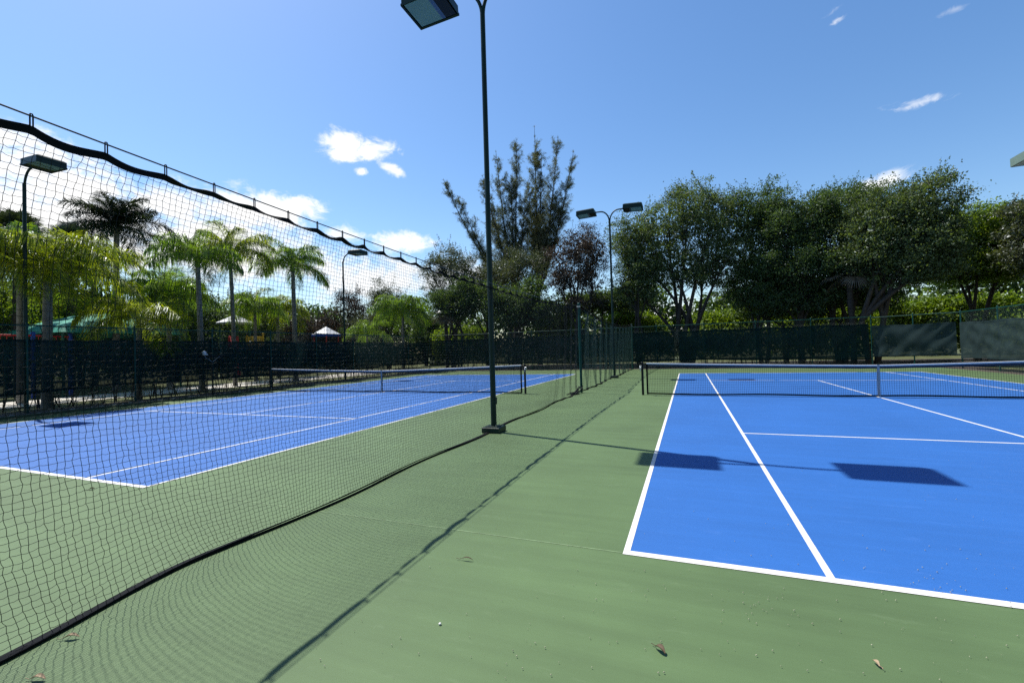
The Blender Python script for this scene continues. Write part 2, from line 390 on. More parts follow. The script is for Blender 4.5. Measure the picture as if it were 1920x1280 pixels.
# ------------------------------------------------------------------ divider netting between the courts
XN = -3.22
def cable_z(y): return 2.965 + 0.0030 * (y - 4.8) ** 2
def sm(x): x = np.clip(x, 0, 1); return x * x * (3 - 2 * x)
def netting(y0, y1, ztopf, cablef, foldf, label, clip_step, hang=0.09, fold_amp=0.0, bunch=None, cell=0.0425, wobble=0.010, gath=None):
    t = thing('divider_netting', (XN, (y0 + y1) / 2, 0), label, 'divider net', 'netting between the two courts'); yo = (y0 + y1) / 2
    nv = int((y1 - y0) / cell * (1.0 if bunch is None else 1.25)); nh = int(3.0 / cell)
    yk = np.linspace(y0, y1, nv + 1) if bunch is None else bunch(np.linspace(0, 1, nv + 1))
    # smooth pseudo-random wobble shared by both strand sets (knots coincide)
    KY, KV = nv + 1, nh + 1
    v = np.linspace(0, 1, KV)
    ph = rng.uniform(0, 6.28, 12)
    Y2, V2 = np.meshgrid(yk, v, indexing='ij')
    dx = foldf(Y2, V2)
    dy = 0.020 * np.sin(Y2 * 1.1 + 3 * V2 + ph[0]) + 0.010 * np.sin(Y2 * 2.7 - 6 * V2 + ph[1]) + 0.004 * np.sin(Y2 * 6.1 + 11 * V2 + ph[2])
    low = np.clip(1 - V2 * 5, 0, 1) ** 1.5                      # slack gathers near the ground
    dy = dy * (1 + 1.2 * low) + low * (0.045 * np.sin(Y2 * 2.3 + ph[3]) + 0.015 * np.sin(Y2 * 7 + ph[4]))
    dy = dy + 0.55 * (V2 - .5) ** 2 * sm((9 - Y2) / 5)            # the net bellies back between cable and ground
    if gath is not None: dy = dy + gath(Y2, V2)
    jit = rng.normal(0, wobble * 0.32, (KY, KV, 3))
    zt = ztopf(yk)[:, None] + 0 * V2
    zc = 0.02 + (zt - 0.03) * (V2 ** 1.04) + 0.012 * np.sin(Y2 * 4 + V2 * 9) * (1 - V2)
    P = np.stack([XN + dx, Y2 + dy - yo, zc], -1) + jit
    P[:, :, 2] = np.maximum(P[:, :, 2], 0.012)
    P[..., 0] -= XN
    # add mid points so the twine is slightly slack between knots
    def slackv(A):
        m = (A[:, :-1] + A[:, 1:]) / 2 + rng.normal(0, wobble * 0.16, A[:, :-1].shape)
        B = np.empty((A.shape[0], A.shape[1] * 2 - 1, 3)); B[:, ::2] = A; B[:, 1::2] = m; return B
    Hs = np.ascontiguousarray(P.transpose(1, 0, 2))
    m = MB(); r = 0.0017
    Hm = slackv(Hs); Hm[:, 1::2, 2] -= 0.003
    m.strands(slackv(P), r, (1, 0, 0), (0, 1, 0)); m.strands(Hm, r, (1, 0, 0), (0, 0, 1))
    m.build('netting', M['twine'] if bunch is None else M['twinegreen'], t)
    # bottom tape lying on the court
    yy = np.linspace(y0, y1, 260); fx = foldf(yy, 0 * yy); tw = 0.55 * PI * (0.5 + 0.5 * np.sin(yy * 0.9 + 0.6)) + 0.25
    w = 0.075
    G = np.zeros((260, 3, 3))
    for j, s in enumerate((-.5, 0, .5)):
        G[:, j, 0] = fx + 0.015 + s * w * np.cos(tw * 0.4); G[:, j, 1] = yy - yo; G[:, j, 2] = 0.012 + (s + .5) * w * np.abs(np.sin(tw * 0.4)) * .6
    MB().slab(G, 0.010).build('bottom_tape', M['tape'], t)
    rp = np.stack([fx + 0.045, yy - yo, 0.014 + 0 * yy], -1)
    MB().tube(rp, 0.009, 6).build('bottom_rope', M['tape'], t)
    # top tape: clipped to the cable, sagging and twisting between clips
    yt = np.linspace(y0, y1, int((y1 - y0) / clip_step * 14)); ft = foldf(yt, 0 * yt + 1)
    phs = ((yt - 0.046) / clip_step) % 1.0
    zt1 = ztopf(yt) + 0.006 - 0.040 * np.sin(phs ** 0.8 * PI) ** 1.2 * (0.7 + 0.4 * np.sin(yt * 1.9) * np.sin(yt * .7 + 2)) - 0.004
    roll = 1.52 * np.sin(phs ** 0.8 * PI) * np.where(np.sin(np.floor((yt - 0.046) / clip_step) * 1.7 + 0.6) > -.2, 1.0, -.75) * sm((yt + 1.9) / 0.6) + 0.10
    wd = 0.045 + 0.006 * np.sin(yt * 2.3)
    G = np.zeros((len(yt), 3, 3))
    for j, s in enumerate((-.5, 0, .5)):
        G[:, j, 0] = ft + s * wd * np.sin(roll); G[:, j, 1] = yt - yo; G[:, j, 2] = zt1 + s * wd * np.cos(roll)
    MB().slab(G, 0.010).build('top_tape', M['tape'], t)
    yc = np.linspace(y0 - 0.3, y1 + 0.1, 60)
    MB().tube(np.stack([0 * yc + 0.14, yc - yo, cablef(yc)], -1), 0.0055, 6).build('steel_cable', M['cable'], t)
    clip = None
    k0 = math.ceil((y0 - 0.046) / clip_step)
    while 0.046 + k0 * clip_step < y1:
        y = 0.046 + k0 * clip_step; k0 += 1
        top = float(cablef(np.array([y]))[0]) + 0.014; bot = float(ztopf(np.array([y]))[0]) + 0.012
        q = MB(); w2 = 0.007; hh = top - bot
        q.tube([[0, -w2, -hh], [0, -w2, -hh * .5], [0, -w2, -0.008], [0, -w2 * .5, 0], [0, w2 * .5, 0], [0, w2, -0.008], [0, w2, -hh * .5], [0, w2, -hh]], 0.0045, 6)
        q.build('clip', M['black'], t, (float(foldf(np.array([y]), np.array([1.0]))[0]), y - yo, top))
    return t
def top1(y): return cable_z(y) - 0.085
def fold1(y, v):
    base = 0.18 * sm((-1.1 - y) / 1.3) - 0.03 * sm((y - 2) / 3)
    f = (1 - v) ** 2.2 * base + 0.05 * np.sin(y * 0.8 + 0.5) * np.sin(v * PI) + 0.028 * np.sin(y * 2.3 + 3 * v) * (1 - v) * v * 2.5
    f = f + 0.05 * np.clip(1 - v * 6, 0, 1) * np.sin(y * 1.7 + 1)
    e = sm((y - 8.0) / 4.0)                                  # folds deepen towards the post
    return 0.14 * v + f * (1 - .3 * e) + e * (0.05 * np.sin(y * 7.0) + 0.02 * np.sin(y * 15 + 2)) * (0.25 + 0.75 * (1 - np.abs(v - .4)))
def bunch1(q):                                               # strands crowd together near the post
    y = -4.6 + q * 17.0
    return y + 0.0 * q
netting(-4.6, 12.3, top1, cable_z, fold1, 'tall black divider netting hung from a cable in front of the left court', 0.37)
def cable2(y): return 3.2 - 0.36 * np.sin(np.clip((y - 12.6) / 16.3, 0, 1) * PI) ** 0.8
def top2(y): return cable2(y) - 0.09
def fold2(y, v):
    return 0.14 * v + (0.11 * np.sin(y * 4.3 + 0.7 * np.sin(v * 2.5)) + 0.06 * np.sin(y * 9.7 + 1)) * (0.35 + 0.65 * np.sin(np.clip(v, 0, 1) * PI * .9 + .2)) + 0.06 * np.clip(1 - v * 3.5, 0, 1) ** 1.4 * np.sin(y * 0.9)
def bunch2(q):
    y = 12.75 + q * 15.9
    return y + 0.07 * np.sin(y * 4.3 + 1.2) + 0.02 * np.sin(y * 9.7)
netting(12.75, 28.65, top2, cable2, fold2, 'dark divider netting in loose folds beyond the middle post, reaching the back fence', 0.42, bunch=bunch2,
        gath=lambda y, v: 0.16 * np.clip(1 - v * 3, 0, 1) ** 1.5 * np.sin(y * 1.4))
# posts that carry the cable
def cable_post(y, h, label, coil=False):
    t = thing('netting_post', (XN + 0.10, y, 0), label, 'post', 'posts carrying the divider netting')
    MB().tube([[0, 0, -0.02], [0, 0, 1], [0, 0, h]], 0.045, 14).build('pole', M['fencegreen'], t)
    c = MB(); c.tube([[0, 0, h], [0, 0, h + .03], [0, 0, h + .05]], [0.052, 0.05, 0.02], 14); c.build('cap', M['fencegreen'], t)
    b = MB(); b.tube([[-.09, 0, h - .09], [-.03, 0, h - .09]], 0.012, 8); b.tube([[0, 0, h - .12], [0, 0, h - .06]], 0.053, 14, False); b.build('cable_band', M['steel'], t)
cable_post(12.45, 3.22, 'green steel post midway along the divider netting')
cable_post(28.8, 3.15, 'green steel post at the back fence end of the divider netting')

# a loose net tail heaped at the foot of the middle post
mb = MB()
for k in range(9):
    a = np.linspace(0, 1, 9); y = 12.3 - 0.75 * a + 0.02 * k; x = XN + 0.02 * math.sin(k * 2) - 0.25 * a * (k % 3) / 2 + 0.02 * k
    z = 0.03 + 0.10 * (1 - a) ** 2 * (1 + k % 2) + 0.015 * np.sin(a * 9 + k)
    mb.tube(np.stack([x, y, z], -1), 0.014, 6)
tag(mb.build('net_tail', M['twine']), 'dark loose net tail heaped on the court at the middle netting post', 'net')

# ------------------------------------------------------------------ light poles
def lamp_head(sx, parent, tilt=0.04):
    """shoebox floodlight: a housing, a rim, a reflector and a lens below"""
    W, D, H = 0.98, 0.78, 0.27
    h = MB()
    z0, z1 = -H / 2, H / 2
    ring = lambda w, d, z: [[-w / 2, -d / 2, z], [w / 2, -d / 2, z], [w / 2, d / 2, z], [-w / 2, d / 2, z]]
    V = ring(W - .06, D - .06, z0 + .03) + ring(W, D, z0) + ring(W, D, z0 + .05) + ring(W - .025, D - .025, z0 + .055) + ring(W - .03, D - .03, z1 - .05) + ring(W - .16, D - .16, z1)
    F = []
    for k in range(5):
        for i in range(4):
            a = 4 * k + i; b = 4 * k + (i + 1) % 4; F.append([a, b, b + 4, a + 4])
    F.append([20, 21, 22, 23]); h.add(V, F)
    ho = h.build('lamp_head', M['polegreen'], parent)
    l = MB(); l.box((sx * W * .17, 0, z0 + .035), (W * .54, D - .10, .012)); l.build('lens', M['lens'], ho)
    q = MB(); q.box((-sx * W * .145, 0, z0 + .036), (W * .09, D - .10, .014)); q.build('reflector', M['lampin'], ho)
    d = MB(); d.box((-sx * W * .32, 0, z0 + .034), (W * .25, D - .10, .010)); d.build('ballast_cover', M['black'], ho)
    ho.rotation_euler = (0, tilt * sx, 0)
    return ho
def light_pole(loc, arms, zf, label, group, plinth, r=0.058):
    t = thing('light_pole', loc, label, 'light pole', group)
    p = MB(); zz = np.linspace(0.05, zf, 14); p.tube(np.stack([0 * zz, 0 * zz, zz], -1), np.linspace(r, r * .86, 14), 18, False); p.build('pole', M['polegreen'], t)
    if plinth:
        b = MB(); b.box((0, 0, 0.055), (0.37, 0.37, 0.11), bevel=0.012)
        b.box((0, 0, 0.118), (0.24, 0.24, 0.014), bevel=0.004); b.build('base', M['polegreen'], t)
        for sx in (-1, 1):
            for sy in (-1, 1): MB().tube([[sx * .085, sy * .085, .12], [sx * .085, sy * .085, .15]], 0.012, 6).build('bolt', M['steel'], t)
        hh = MB(); hh.box((r + .004, 0, 0.62), (0.02, 0.06, 0.14), bevel=0.004); hh.build('hand_hole_cover', M['polegreen'], t)
    for s in arms:
        a = np.linspace(0, 1, 16); th = a * PI / 2
        x = s * (0.015 + 0.46 * (1 - np.cos(th))); z = zf - 0.12 + 0.58 * np.sin(th)
        x = np.append(x, s * 0.72); z = np.append(z, z[-1] + 0.005)
        ar = MB(); ar.tube(np.stack([x, 0 * x, z], -1), 0.036, 12); ar.build('arm', M['polegreen'], t)
        ho = lamp_head(s, t); ho.location = (s * 1.22, 0, zf + 0.47)
    return t
light_pole((-3.14, 4.62, 0), (-1, 1), 8.58, 'dark green double lamp pole on a square base beside the near netting', 'double lamp poles between the courts', True)
light_pole((-3.10, 20.2, 0), (-1, 1), 8.35, 'dark green double lamp pole far down beside the folded netting', 'double lamp poles between the courts', True)
light_pole((-20.15, 4.40, -0.05), (1,), 7.75, 'dark green single lamp pole at the left fence near the green canopy', 'single lamp poles along the left fence', False)
light_pole((-20.15, 19.4, -0.05), (1,), 7.7, 'dark green single lamp pole at the left fence beside the white pyramid roof', 'single lamp poles along the left fence', False)

# ------------------------------------------------------------------ fences
def fence(A, B, h, label, screen_spans, smat, zlo, zhi, wrinkle=0.02, post_step=3.05, zb=-0.05, mid_rail=False, seed=1):
    A = np.array(A, float); B = np.array(B, float); L = np.linalg.norm(B - A); d = (B - A) / L
    ang = math.atan2(d[1], d[0]); r = np.random.default_rng(seed)
    t = thing('chain_link_fence', (A[0], A[1], 0), label, 'fence', 'chain link fences round the courts', ang)
    n = max(1, round(L / post_step)); pm = None
    for i in range(n + 1):
        if pm is None:
            q = MB(); q.tube([[0, 0, zb], [0, 0, 1], [0, 0, h - .03]], 0.032, 10); q.tube([[0, 0, h - .03], [0, 0, h + .02], [0, 0, h + .045]], [0.038, 0.036, 0.01], 10)
            pm = q.mesh('post', M['fencegreen'])
        link('post', pm, t, (L * i / n, 0, 0))
    MB().tube([[0, 0, h - .06], [L / 2, 0, h - .06], [L, 0, h - .06]], 0.021, 8).build('top_rail', M['fencegreen'], t)
    # chain link: two sets of diagonal wires
    c = 0.075; zt = h - .08; H = zt - zb
    m = MB()
    for s in (1, -1):
        k = np.arange(-H, L + H, c)
        P0 = np.stack([k, 0 * k + s * .004 - .03, 0 * k + zb], -1); P1 = P0.copy(); P1[:, 0] += s * H; P1[:, 2] = zt
        # clip to the run
        keep = (P0[:, 0] > 0) & (P0[:, 0] < L) & (P1[:, 0] > 0) & (P1[:, 0] < L)
        P = np.stack([P0[keep] + (P1[keep] - P0[keep]) * q for q in np.linspace(0, 1, 9)], 1)
        m.strands(P, 0.0021, (0, 1, 0), (s * .7, 0, -.7))
    m.build('chain_link', M['wire'], t)
    for a, b in screen_spans:
        nx = max(8, int((b - a) / 0.09)); nz = 22
        u = np.linspace(a, b, nx); w = np.linspace(0, 1, nz); U, W = np.meshgrid(u, w, indexing='ij')
        top = zhi + 0.02 * np.sin(U * 2.06) ; bot = zlo + 0.03 * np.sin(U * 1.1 + seed) + 0.05 * np.sin(U * 0.37)
        edge = np.clip(np.minimum(U - a, b - U) / 1.5, 0, 1)
        dep = wrinkle * 1.3 * np.sin(U * 2.06 + seed) * (.3 + .7 * W)
        for _ in range(9):
            ka = r.uniform(1.5, 9.0); kb = r.normal() * 5; dep = dep + wrinkle * r.uniform(.2, .75) * np.sin(U * ka + W * 1.8 * kb + r.uniform(0, 6)) * (.55 + .45 * np.sin(U * r.uniform(.3, 1.2) + W * r.uniform(1, 4) + r.uniform(0, 6)))
        G = np.stack([U, -0.06 + dep - wrinkle * 2, bot + (top - bot) * W + 0 * U], -1)
        ws = MB().grid(G)
        for ra_, rb_ in ((-2, -1), (0, 1)):                      # doubled hems
            Hm = G[:, [ra_, rb_]].copy(); Hm[:, :, 1] -= .006; ws.grid(Hm)
        for xx in np.arange(a + .2, b, .61):                     # cable ties at the hem
            k = min(nx - 1, int((xx - a) / (b - a) * nx)); ws.tube([G[k, -1] + [0, -.02, -.05], G[k, -1] + [.01, .02, .02], G[k, -1] + [.015, .05, .04]], .008, 4)
        ws.build('windscreen', smat, t)
    return t
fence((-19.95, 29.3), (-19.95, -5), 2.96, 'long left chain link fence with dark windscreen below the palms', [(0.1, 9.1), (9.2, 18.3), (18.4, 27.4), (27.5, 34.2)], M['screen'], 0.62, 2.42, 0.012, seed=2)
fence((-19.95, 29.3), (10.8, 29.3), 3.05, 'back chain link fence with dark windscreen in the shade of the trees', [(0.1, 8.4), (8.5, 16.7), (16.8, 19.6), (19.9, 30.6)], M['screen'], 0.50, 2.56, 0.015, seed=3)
fence((10.8, 29.3), (13.95, 27.0), 3.0, 'short angled fence run with wrinkled windscreen painted sunlit pale at the back corner', [(0.12, 3.75)], M['screen_lit'], 0.62, 2.42, 0.05, post_step=1.95, seed=5)
fence((13.95, 27.0), (14.15, -6), 3.0, 'right chain link fence with windscreen painted sunlit pale behind the right net', [(0.15, 12.0), (12.1, 32.8)], M['screen_lit'], 0.50, 2.38, 0.03, seed=6)

# ------------------------------------------------------------------ foliage builders
def leaves(mb, C, size, flat=0.0, aspect=0.5, droop=0.0):
    """C: (n,3) leaf centres; rhombic leaves with random facing"""
    n = len(C); d = rng.normal(size=(n, 3)); d[:, 2] = d[:, 2] * (1 - flat) - droop; d /= np.linalg.norm(d, axis=1)[:, None]
    e = rng.normal(size=(n, 3)); e -= d * np.sum(e * d, 1)[:, None]; e /= np.linalg.norm(e, axis=1)[:, None]
    s = size * rng.uniform(0.6, 1.35, n)[:, None]
    nn = np.cross(d, e)
    a = C - d * s; b = C + e * s * aspect + nn * s * .12; c = C + d * s; f = C - e * s * aspect + nn * s * .12
    V = np.stack([a, b, c, f], 1).reshape(-1, 3); F = np.arange(n * 4).reshape(n, 4)
    mb.add(V, F)
def bez(p0, p1, p2, n):
    t = np.linspace(0, 1, n)[:, None]; return (1 - t) ** 2 * p0 + 2 * t * (1 - t) * p1 + t ** 2 * p2
def broadleaf(name, base, lobes, label, cat, group, leafm, nleaf=22000, lsize=0.085, trunk_r=0.2, stems=3, clump=0.42, fork=1.2, sparse=1.0, barkm=None, top_feather=True):
    """lobes: (dx, dy, z, rx, ry, rz) relative to the base; limbs reach every lobe, leaf clumps hang on twigs"""
    t = thing(name, base, label, cat, group)
    tr = MB(); starts = []
    for k in range(stems):
        a = 2 * PI * k / stems + rng.uniform(0, 1.5); o = trunk_r * (0.8 if stems > 1 else 0)
        p = np.array([math.cos(a) * o, math.sin(a) * o * .7, -0.1]); q = np.array([math.cos(a) * o * 3, math.sin(a) * o * 2, fork])
        starts.append((p, q))
    nleaf = int(nleaf * 1.9); lsize = lsize * .80
    LB = [np.array(l, float) for l in lobes]
    tips = []; used = set()
    vol = np.array([l[3] * l[4] * l[5] for l in LB]); ntot = int(nleaf / 70)
    for li, l in enumerate(LB):
        p, q = starts[li % len(starts)]
        c = l[:3]; r0 = trunk_r * (0.55 if stems > 1 else 0.5)
        top = c + np.array([0, 0, -l[5] * .3])
        w = rng.normal(size=3) * .25; w[2] = 0
        if li % len(starts) not in used or stems == 1 and not used:
            used.add(li % len(starts))
            tr.tube(bez(p, (p + q) / 2 + w * .2, q, 6), np.linspace(trunk_r * (1.0 if stems == 1 else .75), r0 * 1.05, 6), 8, False)
        L1 = bez(q, (q + top) / 2 + w + np.array([0, 0, .25 * (top[2] - q[2])]), top, 10)
        tr.tube(L1, np.linspace(r0, 0.035, 10), 7, False)
        nc = max(6, int(ntot * (vol[li] ** .8) / np.sum(vol ** .8) * 1.0))
        u = rng.normal(size=(nc, 3)); u /= np.linalg.norm(u, axis=1)[:, None]
        rad = rng.uniform(0.35, 1.0, nc) ** 0.6
        cc = c + u * rad[:, None] * l[3:6]
        far = rng.random(nc) < .48                              # about half the clumps gather in smaller bunches round the lobe
        ns = 6; us = rng.normal(size=(ns, 3)); us[:, 2] = np.abs(us[:, 2]) * .9 - .25; us /= np.linalg.norm(us, axis=1)[:, None]
        sc_ = c + us * l[3:6] * rng.uniform(.85, 1.28, ns)[:, None]; pick = rng.integers(0, ns, nc)
        cc = np.where(far[:, None], sc_[pick] + rng.normal(size=(nc, 3)) * l[3:6] * .20, cc)
        for j in range(nc):
            s = L1[rng.integers(5, 10)]; e = cc[j]
            if j % 3 == 0:
                tr.tube(bez(s, (s + e) / 2 + rng.normal(size=3) * .2 + np.array([0, 0, .15]), e, 5), np.linspace(0.028, 0.008, 5), 4, False)
            k = max(8, int(70 * sparse * rng.uniform(.5, 1.5)))
            ax = np.array([1.0, 1.0, 0.55]) * clump * rng.uniform(.45, 1.05)
            pts = e + rng.normal(size=(k, 3)) * ax
            if top_feather and u[j, 2] > 0.35 and rng.random() < .5:        # loose upright shoots on the outline
                sh = rng.uniform(.35, 1.4); dirv = np.array([rng.normal() * .35, rng.normal() * .35, 1.0])
                kk = 26; tt = rng.uniform(0, 1, kk)[:, None]
                pts = np.vstack([pts, e + dirv * tt * sh + rng.normal(size=(kk, 3)) * (.16 * (1.1 - tt))])
                tr.tube([e, e + dirv * sh * .5, e + dirv * sh], [0.014, 0.01, 0.004], 3, False)
            tips.append(pts)
    tr.build('trunk', barkm or M['bark'], t)
    P = np.concatenate(tips); P = P[P[:, 2] > 0.15]
    cr = MB(); leaves(cr, P, lsize)
    for l in LB:                                             # denser, larger foliage deep inside each lobe
        k = int(nleaf * .022 * sparse ** 4 * (l[3] * l[4] * l[5]) / np.sum(vol) * len(LB) / 3)
        q = rng.normal(size=(k, 3)); q /= np.linalg.norm(q, axis=1)[:, None]; q *= rng.uniform(0, 1, k)[:, None] ** .5
        leaves(cr, l[:3] + q * l[3:6] * .85, lsize * 2.4)
    cr.build('crown', leafm, t)
    return t
def lobes_auto(seed, w, d, zlo, zhi, n, lean=0.0, prof=None):
    """a handful of lobes filling a crown w wide, d deep between zlo and zhi"""
    r = np.random.default_rng(seed); out = []
    for i in range(n):
        f = (i + .5) / n
        x = (f - .5) * w * .8 + r.normal() * w * .05
        hi = zhi * (1 - .28 * abs(f - .5) * 2 * r.uniform(.5, 1.2)) if prof is None else prof[i]
        hgt = (hi - zlo); rz = hgt * r.uniform(.26, .36)
        out.append((x + lean, r.uniform(-.3, .3) * d, hi - rz, w / n * r.uniform(.75, 1.05), d * r.uniform(.35, .5), rz))
        out.append((x * .9 + r.normal() * .4 + lean, r.uniform(-.35, .35) * d, zlo + hgt * r.uniform(.22, .42), w / n * r.uniform(.8, 1.1), d * r.uniform(.35, .5), hgt * r.uniform(.2, .28)))
    return out

def frond_geom(mb, mbR, base, az, elev, length, nl, ll, droop, arch, lw=0.022, twist=0.0):
    droop *= rng.uniform(.55, 1.0); arch *= rng.uniform(.8, 1.05)
    """pinnate frond: arching rachis with leaflets on both sides that hang"""
    n = 16; s = np.linspace(0, 1, n)
    ang = elev - arch * s ** 1.35
    dl = length / (n - 1)
    h = np.concatenate([[0], np.cumsum(np.cos(ang[:-1]) * dl)]); z = np.concatenate([[0], np.cumsum(np.sin(ang[:-1]) * dl)])
    H = np.array([math.cos(az), math.sin(az), 0]); S = np.array([-math.sin(az), math.cos(az), 0])
    R = base + h[:, None] * H + z[:, None] * np.array([0, 0, 1.0]) + (0.12 * length * twist * s ** 2)[:, None] * S
    mbR.tube(R, np.linspace(0.024, 0.005, n), 4, False)
    q = np.linspace(0.10, 0.995, nl); idx = q * (n - 1); i0 = np.clip(idx.astype(int), 0, n - 2); fr = (idx - i0)[:, None]
    P = R[i0] * (1 - fr) + R[i0 + 1] * fr; T = R[i0 + 1] - R[i0]; T /= np.linalg.norm(T, axis=1)[:, None]
    for side in (-1, 1):
        L = ll * (0.45 + 0.75 * np.sin(np.clip(q * 1.05, 0, 1) * PI) ** .7) * rng.uniform(.75, 1.2, nl)
        dirv = S * side * rng.uniform(.5, 1.0, nl)[:, None] + T * rng.uniform(.3, .7, nl)[:, None] + np.array([0, 0, 1]) * rng.normal(0.1, .3, nl)[:, None]
        dirv /= np.linalg.norm(dirv, axis=1)[:, None]
        m1 = P + dirv * (L * .45)[:, None] + np.array([0, 0, -1]) * (L * .10 * droop)[:, None]
        d2 = dirv * (1 - .65 * min(droop, 1.3) / 1.3) + np.array([0, 0, -1]) * (droop * rng.uniform(.7, 1.3, nl))[:, None]
        d2 /= np.linalg.norm(d2, axis=1)[:, None]
        m2 = m1 + d2 * (L * .55)[:, None]
        wv = np.cross(dirv, np.array([0, 0, 1.0])); wv /= np.linalg.norm(wv, axis=1)[:, None] + 1e-9
        w = lw * rng.uniform(.7, 1.2, nl)[:, None]
        V = np.stack([P - wv * w * .5, P + wv * w * .5, m1 - wv * w, m1 + wv * w, m2 - wv * w * .15, m2 + wv * w * .15], 1).reshape(-1, 3)
        k = np.arange(nl)[:, None] * 6
        mb.add(V, np.concatenate([k + np.array([0, 1, 3, 2]), k + np.array([2, 3, 5, 4])]))
def palm(name, base, height, label, cat, group, leafm, nf=15, length=3.2, nl=70, ll=0.55, droop=1.0, arch=1.5, r=0.14, lean=(0, 0), elev=(0.1, 1.35), lw=0.022, crownshaft=True, seed=0, hangdead=0):
    nl = int(nl * 1.5); lw *= .92; ll *= 1.2
    t = thing(name, base, label, cat, group); rg = np.random.default_rng(seed)
    T = np.array([lean[0], lean[1], height]); mid = np.array([lean[0] * .3, lean[1] * .3, height * .5])
    tr = MB(); pts = bez(np.array([0, 0, -.1]), mid, T, 28)
    rr = np.interp(np.linspace(0, 1, 28), [0, .06, .3, .85, 1], [r * 1.35, r * 1.08, r, r * .85, r * .75]) * (1 + .035 * (np.arange(28) % 2))
    tr.tube(pts, rr, 12); tr.build('trunk', M['palmbark'], t)
    if crownshaft:
        cs = MB(); cs.tube([T, T + [0, 0, .3], T + [0, 0, .7]], [r * .95, r * .85, r * .35], 10); cs.build('crownshaft', leafm, t)
    cr = MB(); ri = MB(); top = T + np.array([0, 0, .45 if crownshaft else .15])
    for k in range(nf):
        f = (k + .5) / nf; az = k * 2.399963 + rg.uniform(-.25, .25)
        e = elev[0] + (elev[1] - elev[0]) * f + rg.uniform(-.12, .12)
        frond_geom(cr, ri, top + np.array([math.cos(az), math.sin(az), 0]) * .08, az, e, length * rg.uniform(.8, 1.08) * (1 - .18 * f), nl, ll, droop * rg.uniform(.75, 1.2), arch * rg.uniform(.85, 1.15), lw, rg.uniform(-1, 1))
    cr.build('crown', leafm, t); ri.build('frond_ribs', leafm, t)
    return t
def fan_palm(name, base, height, label, cat, group, leafm, nf=26, lr=0.85, r=0.16, seed=0, dead=0):
    t = thing(name, base, label, cat, group); rg = np.random.default_rng(seed)
    tr = MB(); z = np.linspace(-.1, height, 24); tr.tube(np.stack([0.05 * np.sin(z), 0 * z, z], -1), r * (1 + .08 * (np.arange(24) % 2)), 10); tr.build('trunk', M['bark'], t)
    top = np.array([0, 0, height])
    def fans(n, e0, e1, mb, st, petl):
        for k in range(n):
            az = k * 2.4 + rg.uniform(-.2, .2); e = e0 + (e1 - e0) * (k + .5) / n
            H = np.array([math.cos(az) * math.cos(e), math.sin(az) * math.cos(e), math.sin(e)]); S = np.array([-math.sin(az), math.cos(az), 0]); U = np.cross(H, S)
            p0 = top; p1 = top + H * petl
            st.tube(bez(p0, (p0 + p1) / 2 + np.array([0, 0, .08]), p1, 4), 0.016, 4, False)
            ns = 30; an = np.linspace(-1.9, 1.9, ns)
            for a in an:
                D = H * math.cos(a) + S * math.sin(a); L = lr * (1.0 - .12 * abs(a)) * rg.uniform(.9, 1.1)
                Wd = (-H * math.sin(a) + S * math.cos(a)) * .034
                m1 = p1 + D * L * .55 + U * .06 * math.cos(a * 2); m2 = p1 + D * L - np.array([0, 0, .22 * L]) 
                mb.add([p1, m1 - Wd, m2, m1 + Wd], [[0, 1, 2, 3]])
    cr = MB(); st = MB(); fans(nf, -.35, 1.35, cr, st, lr * .9); cr.build('crown', leafm, t)
    if dead:
        dd = MB(); fans(dead, -1.0, -.35, dd, st, lr * .9); dd.build('dead_fronds', M['deadfrond'], t)
    st.build('leaf_stalks', leafm, t)
    return t
def hedge(name, x0, y0, x1, y1, z0, z1, wid, label, cat, leafm, n, lsize=0.07, bumpy=0.4, group=None, stems=True):
    A = np.array([x0, y0]); B = np.array([x1, y1]); L = np.linalg.norm(B - A); d = (B - A) / L; nn = np.array([-d[1], d[0]])
    t = thing(name, ((x0 + x1) / 2, (y0 + y1) / 2, 0), label, cat, group)
    s = rng.uniform(0, L, n); ph = rng.uniform(0, 6, 4)
    hmax = z1 + bumpy * (np.sin(s * .9 + ph[0]) * .5 + np.sin(s * 2.3 + ph[1]) * .35 + np.sin(s * 5.1 + ph[2]) * .25)
    v = rng.beta(1.7, 1.1, n); z = z0 + (hmax - z0) * v
    w = rng.normal(size=n) * wid * .45 * np.sqrt(np.clip(1.15 - v ** 3, .1, 1))
    P = np.stack([A[0] + d[0] * s + nn[0] * w, A[1] + d[1] * s + nn[1] * w, z], -1)
    # gather leaves into clumps
    k = max(20, n // 90); cent = P[rng.integers(0, n, k)]; lab = rng.integers(0, k, n)
    P = P * .45 + (cent[lab] + rng.normal(size=(n, 3)) * .28) * .55
    keep = P[:, 2] > 0.02; P = P[keep]
    P[:, 0] -= (x0 + x1) / 2; P[:, 1] -= (y0 + y1) / 2
    m = MB(); leaves(m, P, lsize, aspect=.55); m.build('foliage', leafm, t)
    if stems:
        q = MB()
        ns = int(L * 4.5)
        for i in range(ns):
            c = A + d * (i + rng.uniform(.1, .9)) * L / ns - (np.array([x0 + x1, y0 + y1]) / 2) + nn * rng.normal() * wid * .2
            for j in range(3):
                e = np.array([c[0] + rng.normal() * .22, c[1] + rng.normal() * .22, z0 + rng.uniform(.3, .8)])
                b = np.array([c[0], c[1], -.06]); q.tube(bez(b, (b + e) / 2 + rng.normal(size=3) * .05, e, 4), [0.014, 0.012, 0.009, 0.006], 4, False)
        q.build('stems', M['bark'], t)
    return t

